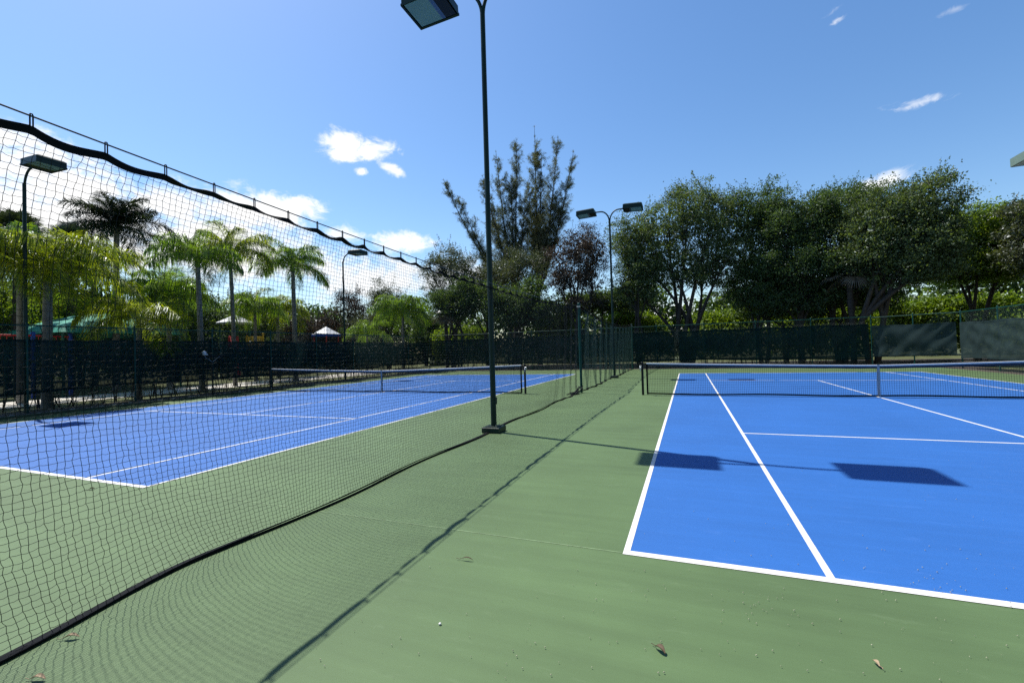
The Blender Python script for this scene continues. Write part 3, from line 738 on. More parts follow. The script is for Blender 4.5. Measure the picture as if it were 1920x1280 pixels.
# ------------------------------------------------------------------ trees behind the back fence
def B(px, Y): p = at_y(px, 655, Y); return (float(p[0]), Y, -0.05)
G_BACK = 'trees behind the back fence'
broadleaf('oak_tree', B(1288, 33.5), [(-3.2, 0, 8.6, 1.9, 2, 2.6), (-1.4, .5, 11.0, 1.7, 2, 2.4), (.4, -.3, 11.9, 1.6, 2, 2.2), (2.0, .3, 11.0, 1.7, 2, 2.3), (2.9, -.2, 8.3, 1.7, 2, 2.4), (-.6, .2, 8.0, 2.2, 2, 2.2), (1.3, .4, 7.2, 1.6, 2, 1.6), (-3.4, .2, 6.0, 1.4, 1.6, 1.5)],
          'large dark oak forking low into several stems, beside the far lamp pole', 'tree', G_BACK, M['oak2'], 30000, 0.085, .30, 6, .40, 2.1)
broadleaf('oak_tree', B(1432, 34.5), [(-1.2, 0, 10.9, 1.5, 1.8, 2.4), (.8, .3, 11.0, 1.4, 1.8, 2.2), (0, -.2, 8.0, 1.9, 2, 2.3), (-1.3, .2, 5.8, 1.5, 1.7, 1.7), (1.2, .2, 6.1, 1.5, 1.7, 1.8), (.2, 0, 4.3, 1.5, 1.5, 1.1)],
          'dark dense tree right of the low forking oak, crown reaching down to the hedge', 'tree', G_BACK, M['oak'], 24000, 0.085, .22, 2, .38, 2.2)
broadleaf('oak_tree', B(1502, 33.8), [(-.9, 0, 9.8, 1.4, 1.8, 2.0), (.9, .3, 10.3, 1.3, 1.8, 1.9), (0, -.2, 7.2, 1.9, 2, 2.2), (.9, .2, 5.0, 1.6, 1.7, 1.5), (-1.0, .1, 4.6, 1.4, 1.5, 1.2)],
          'dark tree with a thick straight trunk between the two widest oaks', 'tree', G_BACK, M['oak'], 22000, 0.085, .24, 1, .38, 2.6)
broadleaf('oak_tree', B(1578, 34.6), [(-1.3, 0, 9.6, 1.6, 2, 2.2), (.7, .3, 11.0, 1.7, 2, 2.2), (2.0, -.2, 10.2, 1.4, 1.8, 1.8), (0, 0, 7.4, 2.1, 2, 2.0), (1.6, .2, 6.6, 1.8, 1.9, 1.9), (-.8, .3, 5.0, 1.6, 1.6, 1.4)],
          'dark oak standing behind the palm with dead grey fronds', 'tree', G_BACK, M['oak'], 26000, 0.085, .26, 2, .40, 2.6)
broadleaf('oak_tree', B(1636, 31.2), [(.2, 0, 8.2, 1.6, 1.8, 2.0), (1.7, .3, 9.4, 1.3, 1.8, 1.7), (2.8, .2, 10.0, 1.1, 1.7, 1.7), (3.4, 0, 8.3, 1.2, 1.7, 1.7), (2.2, -.2, 7.6, 1.9, 2, 2.0), (3.5, .2, 6.6, 1.1, 1.6, 1.4), (1.0, .2, 6.1, 1.6, 1.7, 1.3), (2.7, 0, 5.9, 1.3, 1.6, 1.0)],
          'tallest dark oak on the right, trunk leaning out over the corner of the fence', 'tree', G_BACK, M['oak2'], 34000, 0.085, .27, 2, .40, 2.9)
broadleaf('leafy_tree', B(1832, 36), [(-1.4, 0, 8.3, 1.7, 2, 1.9), (.6, .2, 8.8, 1.7, 2, 1.7), (2.0, 0, 7.9, 1.5, 1.8, 1.7), (-.6, 0, 6.6, 1.9, 2, 1.3), (1.4, 0, 6.3, 1.9, 2, 1.3)],
          'bright green leafy tree right of the tallest oak', 'tree', G_BACK, M['bright'], 24000, 0.11, .2, 2, .40, 2.0, top_feather=False)
broadleaf('leafy_tree', (21.2, 32.5, -.05), [(-1.2, 0, 7.6, 1.5, 2, 1.6), (.8, .2, 8.6, 1.7, 2, 1.7), (2.6, 0, 8.4, 1.7, 2, 2.0), (0, .2, 6.2, 2.0, 2, 1.3), (2.2, 0, 5.9, 2.0, 2, 1.5)],
          'olive green tree at the right edge of the picture below the roof corner', 'tree', G_BACK, M['greyleaf'], 22000, 0.10, .2, 2, .42, 1.8)
broadleaf('slender_tree', B(1198, 33), [(-.9, 0, 9.8, 1.1, 1.5, 1.6), (.5, .2, 10.9, 1.1, 1.5, 1.7), (.1, -.1, 7.9, 1.3, 1.6, 1.5), (-.9, 0, 6.2, 1.0, 1.3, 1.2), (.9, 0, 6.3, .9, 1.2, 1.1)],
          'thin tree with dark crown directly behind the far double lamp pole', 'tree', G_BACK, M['oak2'], 10500, 0.085, .15, 3, .36, 2.4, sparse=.85)
broadleaf('brown_leaved_tree', B(1088, 33.5), [(-1.5, 0, 9.3, 1.3, 1.6, 1.6), (.2, .2, 10.0, 1.4, 1.7, 1.7), (1.4, -.1, 9.4, 1.2, 1.6, 1.7), (-.5, 0, 7.6, 1.5, 1.6, 1.3), (1.2, 0, 7.3, 1.3, 1.5, 1.2), (-1.7, 0, 7.2, 1.0, 1.3, 1.0), (0, 0, 5.4, 1.9, 1.4, .55)],
          'brown leaved tree with bare forked branches left of the far double lamp pole', 'tree', G_BACK, M['brown'], 15500, 0.075, .17, 4, .34, 2.6, sparse=.9)
broadleaf('grey_leaved_tree', B(975, 35), [(-1.9, 0, 8.6, 1.5, 1.6, 1.3), (.1, .2, 9.4, 1.6, 1.7, 1.3), (1.8, -.1, 9.0, 1.4, 1.6, 1.3), (-.6, 0, 7.0, 1.8, 1.6, 1.2), (1.5, 0, 6.9, 1.5, 1.5, 1.1), (-1.9, .2, 6.3, 1.4, 1.4, 1.0)],
          'pale grey green tree under the tall feathery pines', 'tree', G_BACK, M['greyleaf'], 13500, 0.075, .16, 4, .36, 2.8, sparse=.85)
broadleaf('grey_leaved_tree', B(850, 36.5), [(-2.0, 0, 9.6, 1.5, 1.6, 1.6), (-.3, .2, 11.0, 1.5, 1.7, 1.6), (1.5, -.1, 9.6, 1.5, 1.6, 1.5), (-1.1, 0, 7.5, 1.7, 1.6, 1.2), (1.2, 0, 7.5, 1.6, 1.5, 1.2), (3.0, .2, 8.4, 1.3, 1.4, 1.2)],
          'pale open crowned tree left of the near lamp pole', 'tree', G_BACK, M['greyleaf'], 15000, 0.08, .18, 4, .36, 3.0, sparse=.85)
broadleaf('grey_leaved_tree', B(915, 37.5), [(-1.8, 0, 8.4, 1.5, 1.6, 1.5), (.2, .2, 9.2, 1.6, 1.7, 1.5), (2.0, -.1, 8.8, 1.5, 1.6, 1.5), (0, 0, 6.8, 2.2, 1.6, 1.2), (-2.2, .2, 6.4, 1.5, 1.4, 1.1)],
          'grey green tree directly behind the near lamp pole', 'tree', G_BACK, M['greyleaf'], 13000, 0.08, .18, 3, .38, 2.8, sparse=.9)
broadleaf('dark_tree', B(1472, 36.2), [(-2.2, 0, 4.6, 1.5, 1.4, 1.3), (0, .2, 5.0, 1.6, 1.4, 1.3), (2.0, 0, 4.6, 1.5, 1.4, 1.3)],
          'low dark understorey tree behind the thick straight trunk', 'tree', G_BACK, M['oak'], 8000, 0.10, .15, 2, .38, 2.4, top_feather=False)
broadleaf('dark_tree', B(1580, 36.6), [(-2.0, 0, 4.9, 1.6, 1.4, 1.3), (.2, .2, 5.3, 1.7, 1.4, 1.4), (2.2, 0, 4.8, 1.6, 1.4, 1.2)],
          'low dark understorey tree behind the fan palm with grey fronds', 'tree', G_BACK, M['oak'], 8000, 0.10, .15, 2, .38, 2.4, top_feather=False)
broadleaf('dark_tree', B(862, 33.0), [(-1.6, 0, 6.4, 1.4, 1.4, 1.2), (1.3, .2, 6.6, 1.5, 1.4, 1.2), (0, 0, 5.4, 1.7, 1.4, 1.1)],
          'low dark tree with two slim trunks above bright shrubs, left of the near lamp pole', 'tree', G_BACK, M['oak'], 9000, 0.10, .15, 2, .36, 3.2, top_feather=False)
broadleaf('dark_tree', B(958, 32.6), [(-1.2, 0, 6.1, 1.6, 1.4, 1.3), (1.4, .2, 6.2, 1.7, 1.4, 1.3), (0, 0, 4.6, 2.0, 1.4, 1.2), (2.4, .2, 4.8, 1.6, 1.3, 1.2)],
          'low dark tree mass right of the near lamp pole below the grey tree', 'tree', G_BACK, M['oak'], 12000, 0.10, .15, 2, .38, 2.4, top_feather=False)
broadleaf('dark_tree', B(1140, 36.5), [(-2.2, 0, 5.6, 1.7, 1.5, 1.0), (0, .2, 5.8, 1.7, 1.5, .9), (2.2, 0, 5.4, 1.7, 1.5, 1.0), (-3.8, 0, 5.0, 1.4, 1.4, 1.0)],
          'low dark tree row behind the brown leaved tree', 'tree', G_BACK, M['oak'], 11000, 0.11, .15, 3, .42, 2.8, top_feather=False)
fan_palm('cabbage_palm', B(1600, 32.2), 6.4, 'fan palm with hanging dead grey fronds among the dark oaks', 'palm', None, M['coco'], 26, 1.15, .17, 3, dead=5)
fan_palm('cabbage_palm', B(838, 32.4), 5.4, 'drooping fan palm with pale dead fronds right of the short queen palm', 'palm', None, M['coco'], 16, .9, .16, 8, dead=9)

# tall feathery pines (casuarina) far behind
def casuarina(name, px, Y, plumes, label, group, zc=6.0):
    b = B(px, Y); t = thing(name, b, label, 'tree', group); tr = MB(); fo = MB(); bb = np.array(b)
    for (tx, ty, rad, dens) in plumes:
        tip = at_y(tx, ty, Y + rng.uniform(-1.2, 1.2)) - bb
        root = np.array([0, 0, max(1.5, zc + rng.uniform(-1.5, 1.0))])
        mid = np.array([tip[0] * .55, tip[1] * .5, root[2] + (tip[2] - root[2]) * .38])
        C = bez(root, mid, tip, 22); tr.tube(C, np.linspace(.13, .015, 22), 6, False)
        def tuft(q0, axis, kk, spread, lo=.16, hi=.42):
            q = q0 + rng.normal(size=(kk, 3)) * spread
            dd = rng.normal(size=(kk, 3)) * .55 + axis * .8; dd /= np.linalg.norm(dd, axis=1)[:, None]
            L = rng.uniform(lo, hi, kk)[:, None]; w = np.cross(dd, rng.normal(size=(kk, 3))); w /= np.linalg.norm(w, axis=1)[:, None]
            V = np.stack([q - w * .011, q + w * .011, q + dd * L + w * .005, q + dd * L - w * .005], 1).reshape(-1, 3)
            fo.add(V, np.arange(kk * 4).reshape(kk, 4))
        nside = int(54 * dens)
        for i in range(nside):
            s = rng.uniform(.12, .96); k = min(20, int(s * 21)); f = s * 21 - k; p = C[k] * (1 - f) + C[k + 1] * f
            T = C[k + 1] - C[k]; T = T / np.linalg.norm(T)
            a = rng.uniform(0, 6.28); lat = np.array([math.cos(a), math.sin(a) * .8, rng.uniform(-.2, .25)])
            ln = rad * rng.uniform(.5, 2.0) * (1.25 - .9 * s)
            D1 = T * .55 + lat * .85; D1 /= np.linalg.norm(D1); D2 = T * .9 + lat * .35 + np.array([0, 0, .2]); D2 /= np.linalg.norm(D2)
            br = bez(p, p + D1 * ln * .5, p + D1 * ln * .55 + D2 * ln * .5, 8); tr.tube(br, np.linspace(.022, .005, 8), 3, False)
            q_ = 1 - .5 * s
            for j in range(1, 8):
                ax = br[j] - br[j - 1]; ax = ax / np.linalg.norm(ax)
                tuft(br[j] + (br[j - 1] - br[j]) * rng.random(), ax * .5, int(7 * q_ + 2), .09, .10, .28)
                if rng.random() < .8:                            # fine twigs carrying thin needles
                    a2 = rng.uniform(0, 6.28); d2 = ax * .75 + np.array([math.cos(a2), math.sin(a2), .25]) * .6; d2 /= np.linalg.norm(d2)
                    tl = rng.uniform(.3, 1.1) * q_; st_ = br[j]
                    for f2 in (.2, .4, .6, .8, 1.0): tuft(st_ + d2 * tl * f2 - np.array([0, 0, .10 * f2 * f2]), d2 * .7 - np.array([0, 0, .25 * f2]), 5, .055, .10, .26)
        for k in range(6, 22): tuft(C[k], C[min(k, 20) + 1] - C[min(k, 20)] + np.array([0, 0, .1]), int(rng.uniform(12, 24)), .13 - .0045 * k, .10, .28)
    tr.tube(bez(np.array([0, 0, -.1]), np.array([.1, 0, zc * .5]), np.array([0, 0, zc + 1]), 8), np.linspace(.32, .2, 8), 8, False)
    tr.build('trunk', M['bark'], t); fo.build('crown', M['needle'], t)
    return t
casuarina('feathery_pine', 968, 40, [(930, 285, 1.5, 1.3), (968, 262, 1.2, 1.2), (905, 330, 1.3, .9), (958, 330, 1.6, 1.3), (985, 370, 1.4, 1.1), (925, 390, 1.6, 1.2), (832, 338, 1.0, .9), (858, 368, 1.1, .8), (885, 430, 1.0, .6)],
          'tall feathery pine behind the near lamp pole with one long branch reaching left', 'tall feathery pines', 8.0)
casuarina('feathery_pine', 1012, 41, [(1002, 238, 1.2, 1.3), (1046, 258, 1.1, 1.1), (1075, 285, .9, .8), (1015, 300, 1.6, 1.3), (1040, 345, 1.5, 1.2), (990, 345, 1.7, 1.4), (1062, 365, 1.3, .9), (1010, 400, 1.9, 1.5)],
          'tallest feathery pine with upright plumes right of the near lamp pole', 'tall feathery pines', 8.0)

# bright sunlit shrubs behind the fences
for (px0, px1, Y, z0, z1, n, lab) in ((1640, 1990, 38.6, .4, 4.5, 52000, 'bright lime green hedge above the right corner of the fence'),
                                      (1290, 1432, 39.0, .4, 4.5, 24000, 'bright green shrub glimpsed under the low forking oak'),
                                      (1130, 1262, 39.2, .4, 4.6, 20000, 'bright green shrub just right of the netting end post'),
                                      (1000, 1085, 38.6, .4, 4.7, 17000, 'bright rounded green bush left of the middle netting post'),
                                      (810, 925, 38.8, .4, 4.2, 18000, 'bright green bushes behind the two slim dark trunks'),
                                      (1436, 1635, 39.2, .4, 4.5, 26000, 'bright green shrub behind the shaded palm trunks')):
    a = at_y(px0, 655, Y); b = at_y(px1, 655, Y)
    hedge('green_shrub', a[0], Y, b[0], Y, z0, z1, 1.6, lab, 'shrub', M['bright'], n, 0.12, .55, stems=False)
hedge('back_hedge', -18.5, 31.3, 9.6, 31.3, .7, 2.3, .8, 'dark hedge close behind the back windscreen', 'hedge', M['hedge'], 26000, 0.07, .2)
hedge('left_hedge', -21.0, 29, -21.0, 4.2, .55, 2.25, .7, 'dark clipped hedge close behind the left windscreen', 'hedge', M['hedge'], 26000, 0.07, .15)
hedge('right_hedge', 15.6, 29, 15.6, -5, .2, 2.9, .9, 'leafy hedge standing behind the right windscreen', 'hedge', M['bright'], 22000, 0.09, .3, stems=False)
# far woodland that reads as one mass
mb = MB()
for x0, y0, x1, y1, z0, z1, n in ((-60, 54, 48, 52, 0, 7.6, 52000), (-52, -10, -54, 52, 0, 7.5, 30000)):
    s = rng.uniform(0, 1, n); z = z0 + (z1 + 1.6 * np.sin(s * 41) + 1.2 * np.sin(s * 97 + 1)) * rng.beta(1.5, 1.1, n)
    P = np.stack([x0 + (x1 - x0) * s + rng.normal(size=n) * 1.4, y0 + (y1 - y0) * s + rng.normal(size=n) * 1.4, z], -1); leaves(mb, P, 0.30)
o = mb.build('far_wood', M['oak']); tag(o, 'dark far wood filling the gaps behind the trees', 'wood', kind='stuff')

# ------------------------------------------------------------------ palms and trees beyond the left fence
def Lx(px, X): p = at_x(px, 700, X); return (X, float(p[1]), -0.05)
GQ = 'queen palms beyond the left fence'
palm('queen_palm', Lx(88, -21.6), 4.7, 'big queen palm with thick grey trunk at the left fence before the green canopy', 'palm', GQ, M['queen'], 18, 3.3, 80, .78, 1.15, 1.75, .155, (.0, .05), (.0, 1.2), .017, seed=1)
palm('queen_palm', Lx(258, -21.7), 3.0, 'short queen palm with a tag on its trunk, drooping over the green canopy', 'palm', GQ, M['queen'], 12, 2.7, 74, .68, 1.1, 1.9, .125, (0, .1), (.0, 1.1), .017, seed=2)
palm('queen_palm', Lx(379, -22.4), 6.3, 'slim queen palm between the green canopy and the play tower', 'palm', GQ, M['queen2'], 14, 2.7, 74, .66, 1.1, 1.75, .13, (-.05, -.1), (.0, 1.25), .017, seed=3)
palm('queen_palm', Lx(441, -24.2), 7.4, 'thin trunked queen palm in front of the white roofed play tower', 'palm', GQ, M['queen'], 14, 2.8, 74, .70, 1.15, 1.75, .11, (.1, -.25), (.0, 1.25), .017, seed=4)
palm('queen_palm', Lx(555, -24.0), 7.3, 'full crowned queen palm with pale trunk left of the far single lamp pole', 'palm', GQ, M['queen2'], 18, 3.0, 78, .68, 1.0, 1.65, .15, (.0, -.1), (-.1, 1.4), .017, seed=5)
palm('queen_palm', Lx(757, -21.9), 4.7, 'low queen palm with drooping bright fronds right of the far single lamp pole', 'palm', GQ, M['queen2'], 20, 3.1, 78, .74, 1.15, 1.8, .13, (0, .05), (-.05, 1.35), .019, seed=6)
palm('queen_palm', Lx(-38, -22.0), 4.9, 'queen palm half outside the left edge of the picture', 'palm', GQ, M['queen'], 16, 3.2, 74, .75, 1.1, 1.75, .15, (0, 0), (.0, 1.2), .017, seed=7)
palm('queen_palm', Lx(178, -37.0), 8.2, 'queen palm with pale trunk behind the green canopy below the coconut palm', 'palm', GQ, M['queen'], 16, 3.2, 70, .75, 1.1, 1.75, .15, (0, 0), (-.05, 1.2), .019, seed=8)
palm('queen_palm', Lx(318, -31.5), 6.0, 'queen palm behind the canopy between the short palm and the slim palm', 'palm', GQ, M['queen2'], 15, 3.1, 70, .75, 1.1, 1.75, .14, (0, 0), (-.05, 1.2), .019, seed=9)
palm('queen_palm', Lx(522, -30.0), 5.0, 'low queen palm behind the play towers', 'palm', GQ, M['queen'], 15, 3.1, 70, .75, 1.1, 1.75, .14, (0, 0), (-.05, 1.2), .019, seed=10)
palm('queen_palm', Lx(690, -26.0), 3.2, 'young queen palm with pale fronds left of the low bright palm', 'palm', GQ, M['queen2'], 12, 2.6, 60, .6, .9, 1.6, .1, (0, 0), (-.05, 1.2), .018, seed=13)
palm('queen_palm', Lx(136, -37.5), 7.4, 'queen palm far behind the green canopy, right of the big fence palm', 'palm', GQ, M['queen'], 13, 3.0, 72, .74, 1.15, 1.75, .14, (0, 0), (.1, 1.25), .018, seed=21)
palm('queen_palm', Lx(318, -26.0), 4.6, 'bushy low queen palm between the canopy and the slim palm', 'palm', GQ, M['queen2'], 15, 2.9, 72, .72, 1.1, 1.75, .13, (0, 0), (-.05, 1.25), .018, seed=22)
palm('queen_palm', Lx(40, -25.5), 5.6, 'queen palm behind the near single lamp pole', 'palm', GQ, M['queen2'], 15, 3.1, 72, .74, 1.1, 1.75, .14, (0, 0), (-.05, 1.25), .018, seed=23)
palm('queen_palm', Lx(480, -27.5), 4.6, 'low leafy queen palm right of the white roofed play tower', 'palm', GQ, M['queen2'], 14, 2.7, 68, .66, 1.0, 1.7, .12, (0, 0), (-.05, 1.25), .018, seed=24)
palm('coconut_palm', Lx(218, -30.0), 9.3, 'dark coconut palm rising above the yellow green palms on the left', 'palm', None, M['coco'], 26, 2.8, 84, .60, .5, 1.2, .16, (.2, 0), (-.3, 1.45), .022, False, seed=11)
fan_palm('cabbage_palm', Lx(34, -33.0), 8.7, 'dark fan palm crown behind the near single lamp pole', 'palm', None, M['coco'], 26, .85, .17, 11)
fan_palm('cabbage_palm', Lx(134, -34.0), 8.9, 'dark fan palm crown left of the coconut palm', 'palm', None, M['coco'], 22, .8, .17, 12)
GL = 'broadleaf trees beyond the playground'
def bl(px, X, h, w, label, mat, n, seed, zlo=1.5, stems=3, ls=.10, sparse=1.0, nm='leafy_tree'):
    return broadleaf(nm, Lx(px, X), [(l[1], l[0], l[2], l[4], l[3], l[5]) for l in lobes_auto(seed, w, 3.2, zlo, h, 4)], label, 'tree', GL, mat, n, ls, .17, stems, .40, 1.6, sparse)
bl(20, -35, 7.0, 7.5, 'green tree behind the red playground rail', M['bright'], 15000, 31)
bl(150, -38, 7.2, 8.5, 'dark tree behind the green canopy', M['oak'], 16000, 32)
bl(330, -38, 8.0, 8.0, 'dark tree behind the slim queen palm', M['oak'], 16000, 33)
bl(460, -40, 8.0, 9.0, 'grey green tree behind the play tower', M['oak2'], 16000, 34)
bl(592, -39, 6.6, 7.5, 'round dark purple brown tree beside the pale trunked queen palm', M['brown'], 15000, 35, 1.6)
bl(668, -37, 10.3, 5.8, 'open brown leaved tree right of the far single lamp pole', M['brown'], 10000, 36, 3.2, 4, .08, .8, 'brown_leaved_tree')
bl(730, -30, 9.4, 6.0, 'pale open tree above the low bright queen palm', M['greyleaf'], 12000, 37, 4.0, 4, .085, .8, 'grey_leaved_tree')
bl(800, -30, 7.0, 6.0, 'dark tree behind the drooping fan palm', M['oak'], 12000, 38, 1.5)
bl(640, -41, 5.8, 10.0, 'dark tree filling the gap behind the small blue roof', M['oak'], 14000, 39, .8)

# ------------------------------------------------------------------ playground
# green shade canopy on posts
ctr = at_x(184, 640, -31.0)
t = thing('shade_canopy', (-31.0, float(ctr[1]), 0), 'large green fabric shade canopy behind the left fence', 'canopy')
W = 2.95; n = 33
u = np.linspace(-1, 1, n); U, V = np.meshgrid(u, u, indexing='ij'); r = np.maximum(np.abs(U), np.abs(V))
zc = 3.30 + 1.20 * (1 - r) ** .85 - 0.0 * r; drop = np.clip((r - .86) / .14, 0, 1); zc = np.where(r > .86, 3.30 + 1.20 * .14 ** .85 - .40 * drop ** 1.6, zc)
Gc = np.stack([U * W, V * W, zc + .0 * U], -1)
MB().slab(Gc, 0.02).build('canopy_cloth', M['canopy'], t)
for sx in (-1, 1):
    for sy in (-1, 1):
        MB().tube([[sx * W * .93, sy * W * .93, -.05], [sx * W * .93, sy * W * .93, 1.5], [sx * W * .93, sy * W * .93, 3.2]], .06, 10).build('leg', M['darkgreen'], t)
# red and blue climber rail
a = at_x(-60, 640, -29.0); p1 = at_x(62, 640, -29.0); p2 = at_x(132, 640, -29.0)
t = thing('climbing_frame', (-29.0, float(p1[1]), 0), 'blue posts with a red top rail beside the green canopy', 'climbing frame')
ys = [float(a[1] - p1[1]), 0.0, float(p2[1] - p1[1])]
for y in ys:
    q = MB(); q.tube([[0, y, -.05], [0, y, 1.5], [0, y, 3.05]], .085, 12); q.tube([[0, y, 3.05], [0, y, 3.12], [0, y, 3.16]], [.10, .09, .03], 12); q.build('post', M['bluepaint'], t)
q = MB(); q.tube([[0, ys[0], 2.98], [0, ys[1], 2.98], [0, ys[2], 2.94]], .045, 8)
for k in range(16): 
    y = ys[0] + (ys[2] - ys[0]) * (k + .5) / 16; q.tube([[0, y, 2.96], [0, y, 2.78]], .018, 6)
q.build('top_rail', M['redpaint'], t)
q = MB()
for k in range(5): q.box((0, ys[0] + (ys[1] - ys[0]) * .9, .5 + .45 * k), (.06, .5, .05), bevel=.01)
q.build('ladder_rungs', M['bluepaint'], t)
# white pyramid roofed towers
def pyramid_roof(mb, w, z0, z1, th=.03):
    for s in range(4):
        ca, sa = math.cos(s * PI / 2), math.sin(s * PI / 2); Rm = np.array([[ca, sa, 0], [-sa, ca, 0], [0, 0, 1]])
        mb.add(np.array([[-w, -w, z0], [w, -w, z0], [0, 0, z1]]) @ Rm, [[0, 1, 2]])
        mb.add(np.array([[-w, -w, z0], [w, -w, z0], [w, -w, z0 - th], [-w, -w, z0 - th]]) @ Rm, [[3, 2, 1, 0]])
    mb.add([[-w, -w, z0 - th], [w, -w, z0 - th], [w, w, z0 - th], [-w, w, z0 - th]], [[3, 2, 1, 0]])
c = at_x(441, 640, -33.0)
t = thing('play_tower', (-33.0, float(c[1]), 0), 'play tower with white pyramid roof, yellow panels and a red slide', 'playset')
q = MB(); pyramid_roof(q, .92, 4.42, 5.05, .10); q.build('roof', M['roofwhite'], t)
for sx in (-1, 1):
    for sy in (-1, 1): MB().tube([[sx * .72, sy * .72, -.05], [sx * .72, sy * .72, 2], [sx * .72, sy * .72, 4.4]], .06, 10).build('post', M['darkgreen'], t)
q = MB(); q.box((0, 0, 1.75), (1.9, 1.9, .10), bevel=.02); q.build('deck', M['darkgreen'], t)
q = MB(); q.box((.74, 1.15, 2.75), (.06, 1.6, 1.1), bevel=.02); q.box((.76, .45, 2.75), (.08, .08, 1.3)); q.box((.76, 1.9, 2.85), (.10, .10, 1.5), bevel=.02); q.build('panel', M['yellow'], t)
q = MB()
sl = bez(np.array([.9, -.9, 3.0]), np.array([1.6, -1.2, 2.2]), np.array([3.2, -2.2, .35]), 14)
Gs = np.stack([sl + np.array([dx, dy, dz]) for dx, dy, dz in ((.15, -.32, .32), (.15, -.32, 0), (-.15, .32, 0), (-.15, .32, .32))], 1); q.slab(Gs, .03)
q.box((.8, -.75, 2.75), (.16, .75, 1.1), bevel=.05); q.build('slide', M['redpaint'], t)
c = at_x(612, 640, -33.5)
t = thing('play_tower', (-33.5, float(c[1]), 0), 'small play tower with white roof and blue fascia near the far single lamp', 'playset')
q = MB(); pyramid_roof(q, .95, 3.72, 4.5, .03); q.build('roof', M['roofwhite'], t)
q = MB()
for s in (-1, 1): q.box((s * .95, 0, 3.60), (.06, 1.96, .20)); q.box((0, s * .95, 3.60), (1.84, .06, .20))
q.build('fascia', M['bluepaint'], t)
for sx in (-1, 1):
    for sy in (-1, 1): MB().tube([[sx * .8, sy * .8, -.05], [sx * .8, sy * .8, 2], [sx * .8, sy * .8, 3.6]], .055, 10).build('post', M['redpaint'], t)
q = MB(); q.box((0, 0, 1.5), (1.7, 1.7, .1), bevel=.02); q.build('deck', M['darkgreen'], t)

# small tray table on a thin stand in front of the left fence
p = at_x(398, 668, -19.3)
t = thing('tray_stand', (-19.3, float(p[1]), -.02), 'small dark tray on a thin stand with braces in front of the left fence', 'stand')
zt = float(p[2]) + .05
q = MB(); q.box((0, .0, zt), (.35, .95, .05), bevel=.01); q.build('tray', M['black'], t)
q = MB(); q.tube([[0, 0, 0], [0, 0, zt]], .022, 8); q.tube([[-.2, 0, .01], [.2, 0, .01]], .02, 8); q.tube([[0, -.2, .01], [0, .2, .01]], .02, 8); q.build('stem', M['black'], t)
for s in (-1, 1):
    MB().tube([[0, 0, zt - .28], [0, s * .34, zt - .03]], .012, 6).build('brace', M['steel'], t)
q = MB(); q.tube([[0, -.30, zt + .02], [0, -.38, zt + .18], [0, -.34, zt + .22]], [.10, .08, .02], 10); q.build('cup', M['headband'], t)

# ------------------------------------------------------------------ building whose roof corner shows at the upper right
EX, EY, EZ = 16.2, None, None
p = at_x(1897, 313, EX); EY = float(p[1]); EZ = float(p[2])
t = thing('clubhouse', (EX, EY, 0), 'pale building with sage green eave, only its roof corner showing at the upper right', 'building')
LY, LX = 16.0, 12.0
q = MB(); q.box((.9 + LX / 2, -.9 - LY / 2, EZ / 2 - .05), (LX, LY, EZ - .1)); q.build('wall', M['stucco'], t)
q = MB(); q.box((LX / 2 + .9, -LY / 2 - .9, EZ + .02), (LX + 1.8, LY + 1.8, .06)); q.build('soffit', M['roofwhite'], t)
q = MB(); q.box((-.03, -LY / 2 - .9, EZ + .20), (.05, LY + 1.8, .42)); q.box((LX / 2 + .9, .03, EZ + .20), (LX + 1.8, .05, .42)); q.build('fascia', M['fascia'], t)
q = MB(); x0, x1, y0, y1 = 0.0, LX + 1.8, -LY - 1.8, 0.0; zr = EZ + .41; q.add([[x0, y0, zr], [x1, y0, zr], [x1, y1, zr], [x0, y1, zr], [x1 / 2, y0 + 5, zr + 2.2], [x1 / 2, y1 - 5, zr + 2.2]], [[0, 3, 5, 4], [2, 1, 4, 5]])
q.add([[x0, y0, zr], [x1, y0, zr], [x1 / 2, y0 + 5, zr + 2.2]], [[0, 1, 2]]); q.add([[x1, y1, zr], [x0, y1, zr], [x1 / 2, y1 - 5, zr + 2.2]], [[0, 1, 2]]); q.build('roof', M['rooftile'], t)
for k in range(3):
    for zz in (1.6, EZ - 2.6):
        f = MB(); f.box((.87, -3.5 - 4.2 * k, zz + .7), (.10, 1.5, 1.5), bevel=.02); fo = f.build('window', M['roofwhite'], t)
        g = MB(); g.box((.815, -3.5 - 4.2 * k, zz + .7), (.03, 1.3, 1.3)); g.build('pane', M['glass'], fo)

# ------------------------------------------------------------------ litter on the court
def gpt(px, py):
    d = ray(px, py); tt = -CAM[2] / d[2]; return CAM + d * tt
def curled_leaf(px, py, L, W, az, mat, label, curl=1.2):
    g = gpt(px, py); s = np.linspace(0, 1, 9); w = np.linspace(-1, 1, 5)
    S, Wd = np.meshgrid(s, w, indexing='ij'); half = W * np.sin(np.clip(S * .95 + .03, 0, 1) * PI) ** .8
    x = (S - .5) * L; y = Wd * half; z = .012 + .35 * L * np.sin(S * PI) * curl * .35 + np.abs(Wd) ** 2 * half * .8
    ca, sa = math.cos(az), math.sin(az)
    Gl = np.stack([x * ca - y * sa, x * sa + y * ca, z], -1)
    t = thing('dry_leaf', (float(g[0]), float(g[1]), 0.0), label, 'leaf', 'dry leaves lying on the court')
    MB().slab(Gl, .0016).build('blade', mat, t)
    MB().tube([[-.5 * L * ca, -.5 * L * sa, .016], [-.72 * L * ca + .01, -.72 * L * sa, .010], [-.9 * L * ca, -.9 * L * sa, .014]], .0018, 5).build('stalk', mat, t)
curled_leaf(1238, 1222, .070, .015, -.7, M['leafdry'], 'dark brown curled leaf lying alone on the green at the bottom of the picture', 1.6)
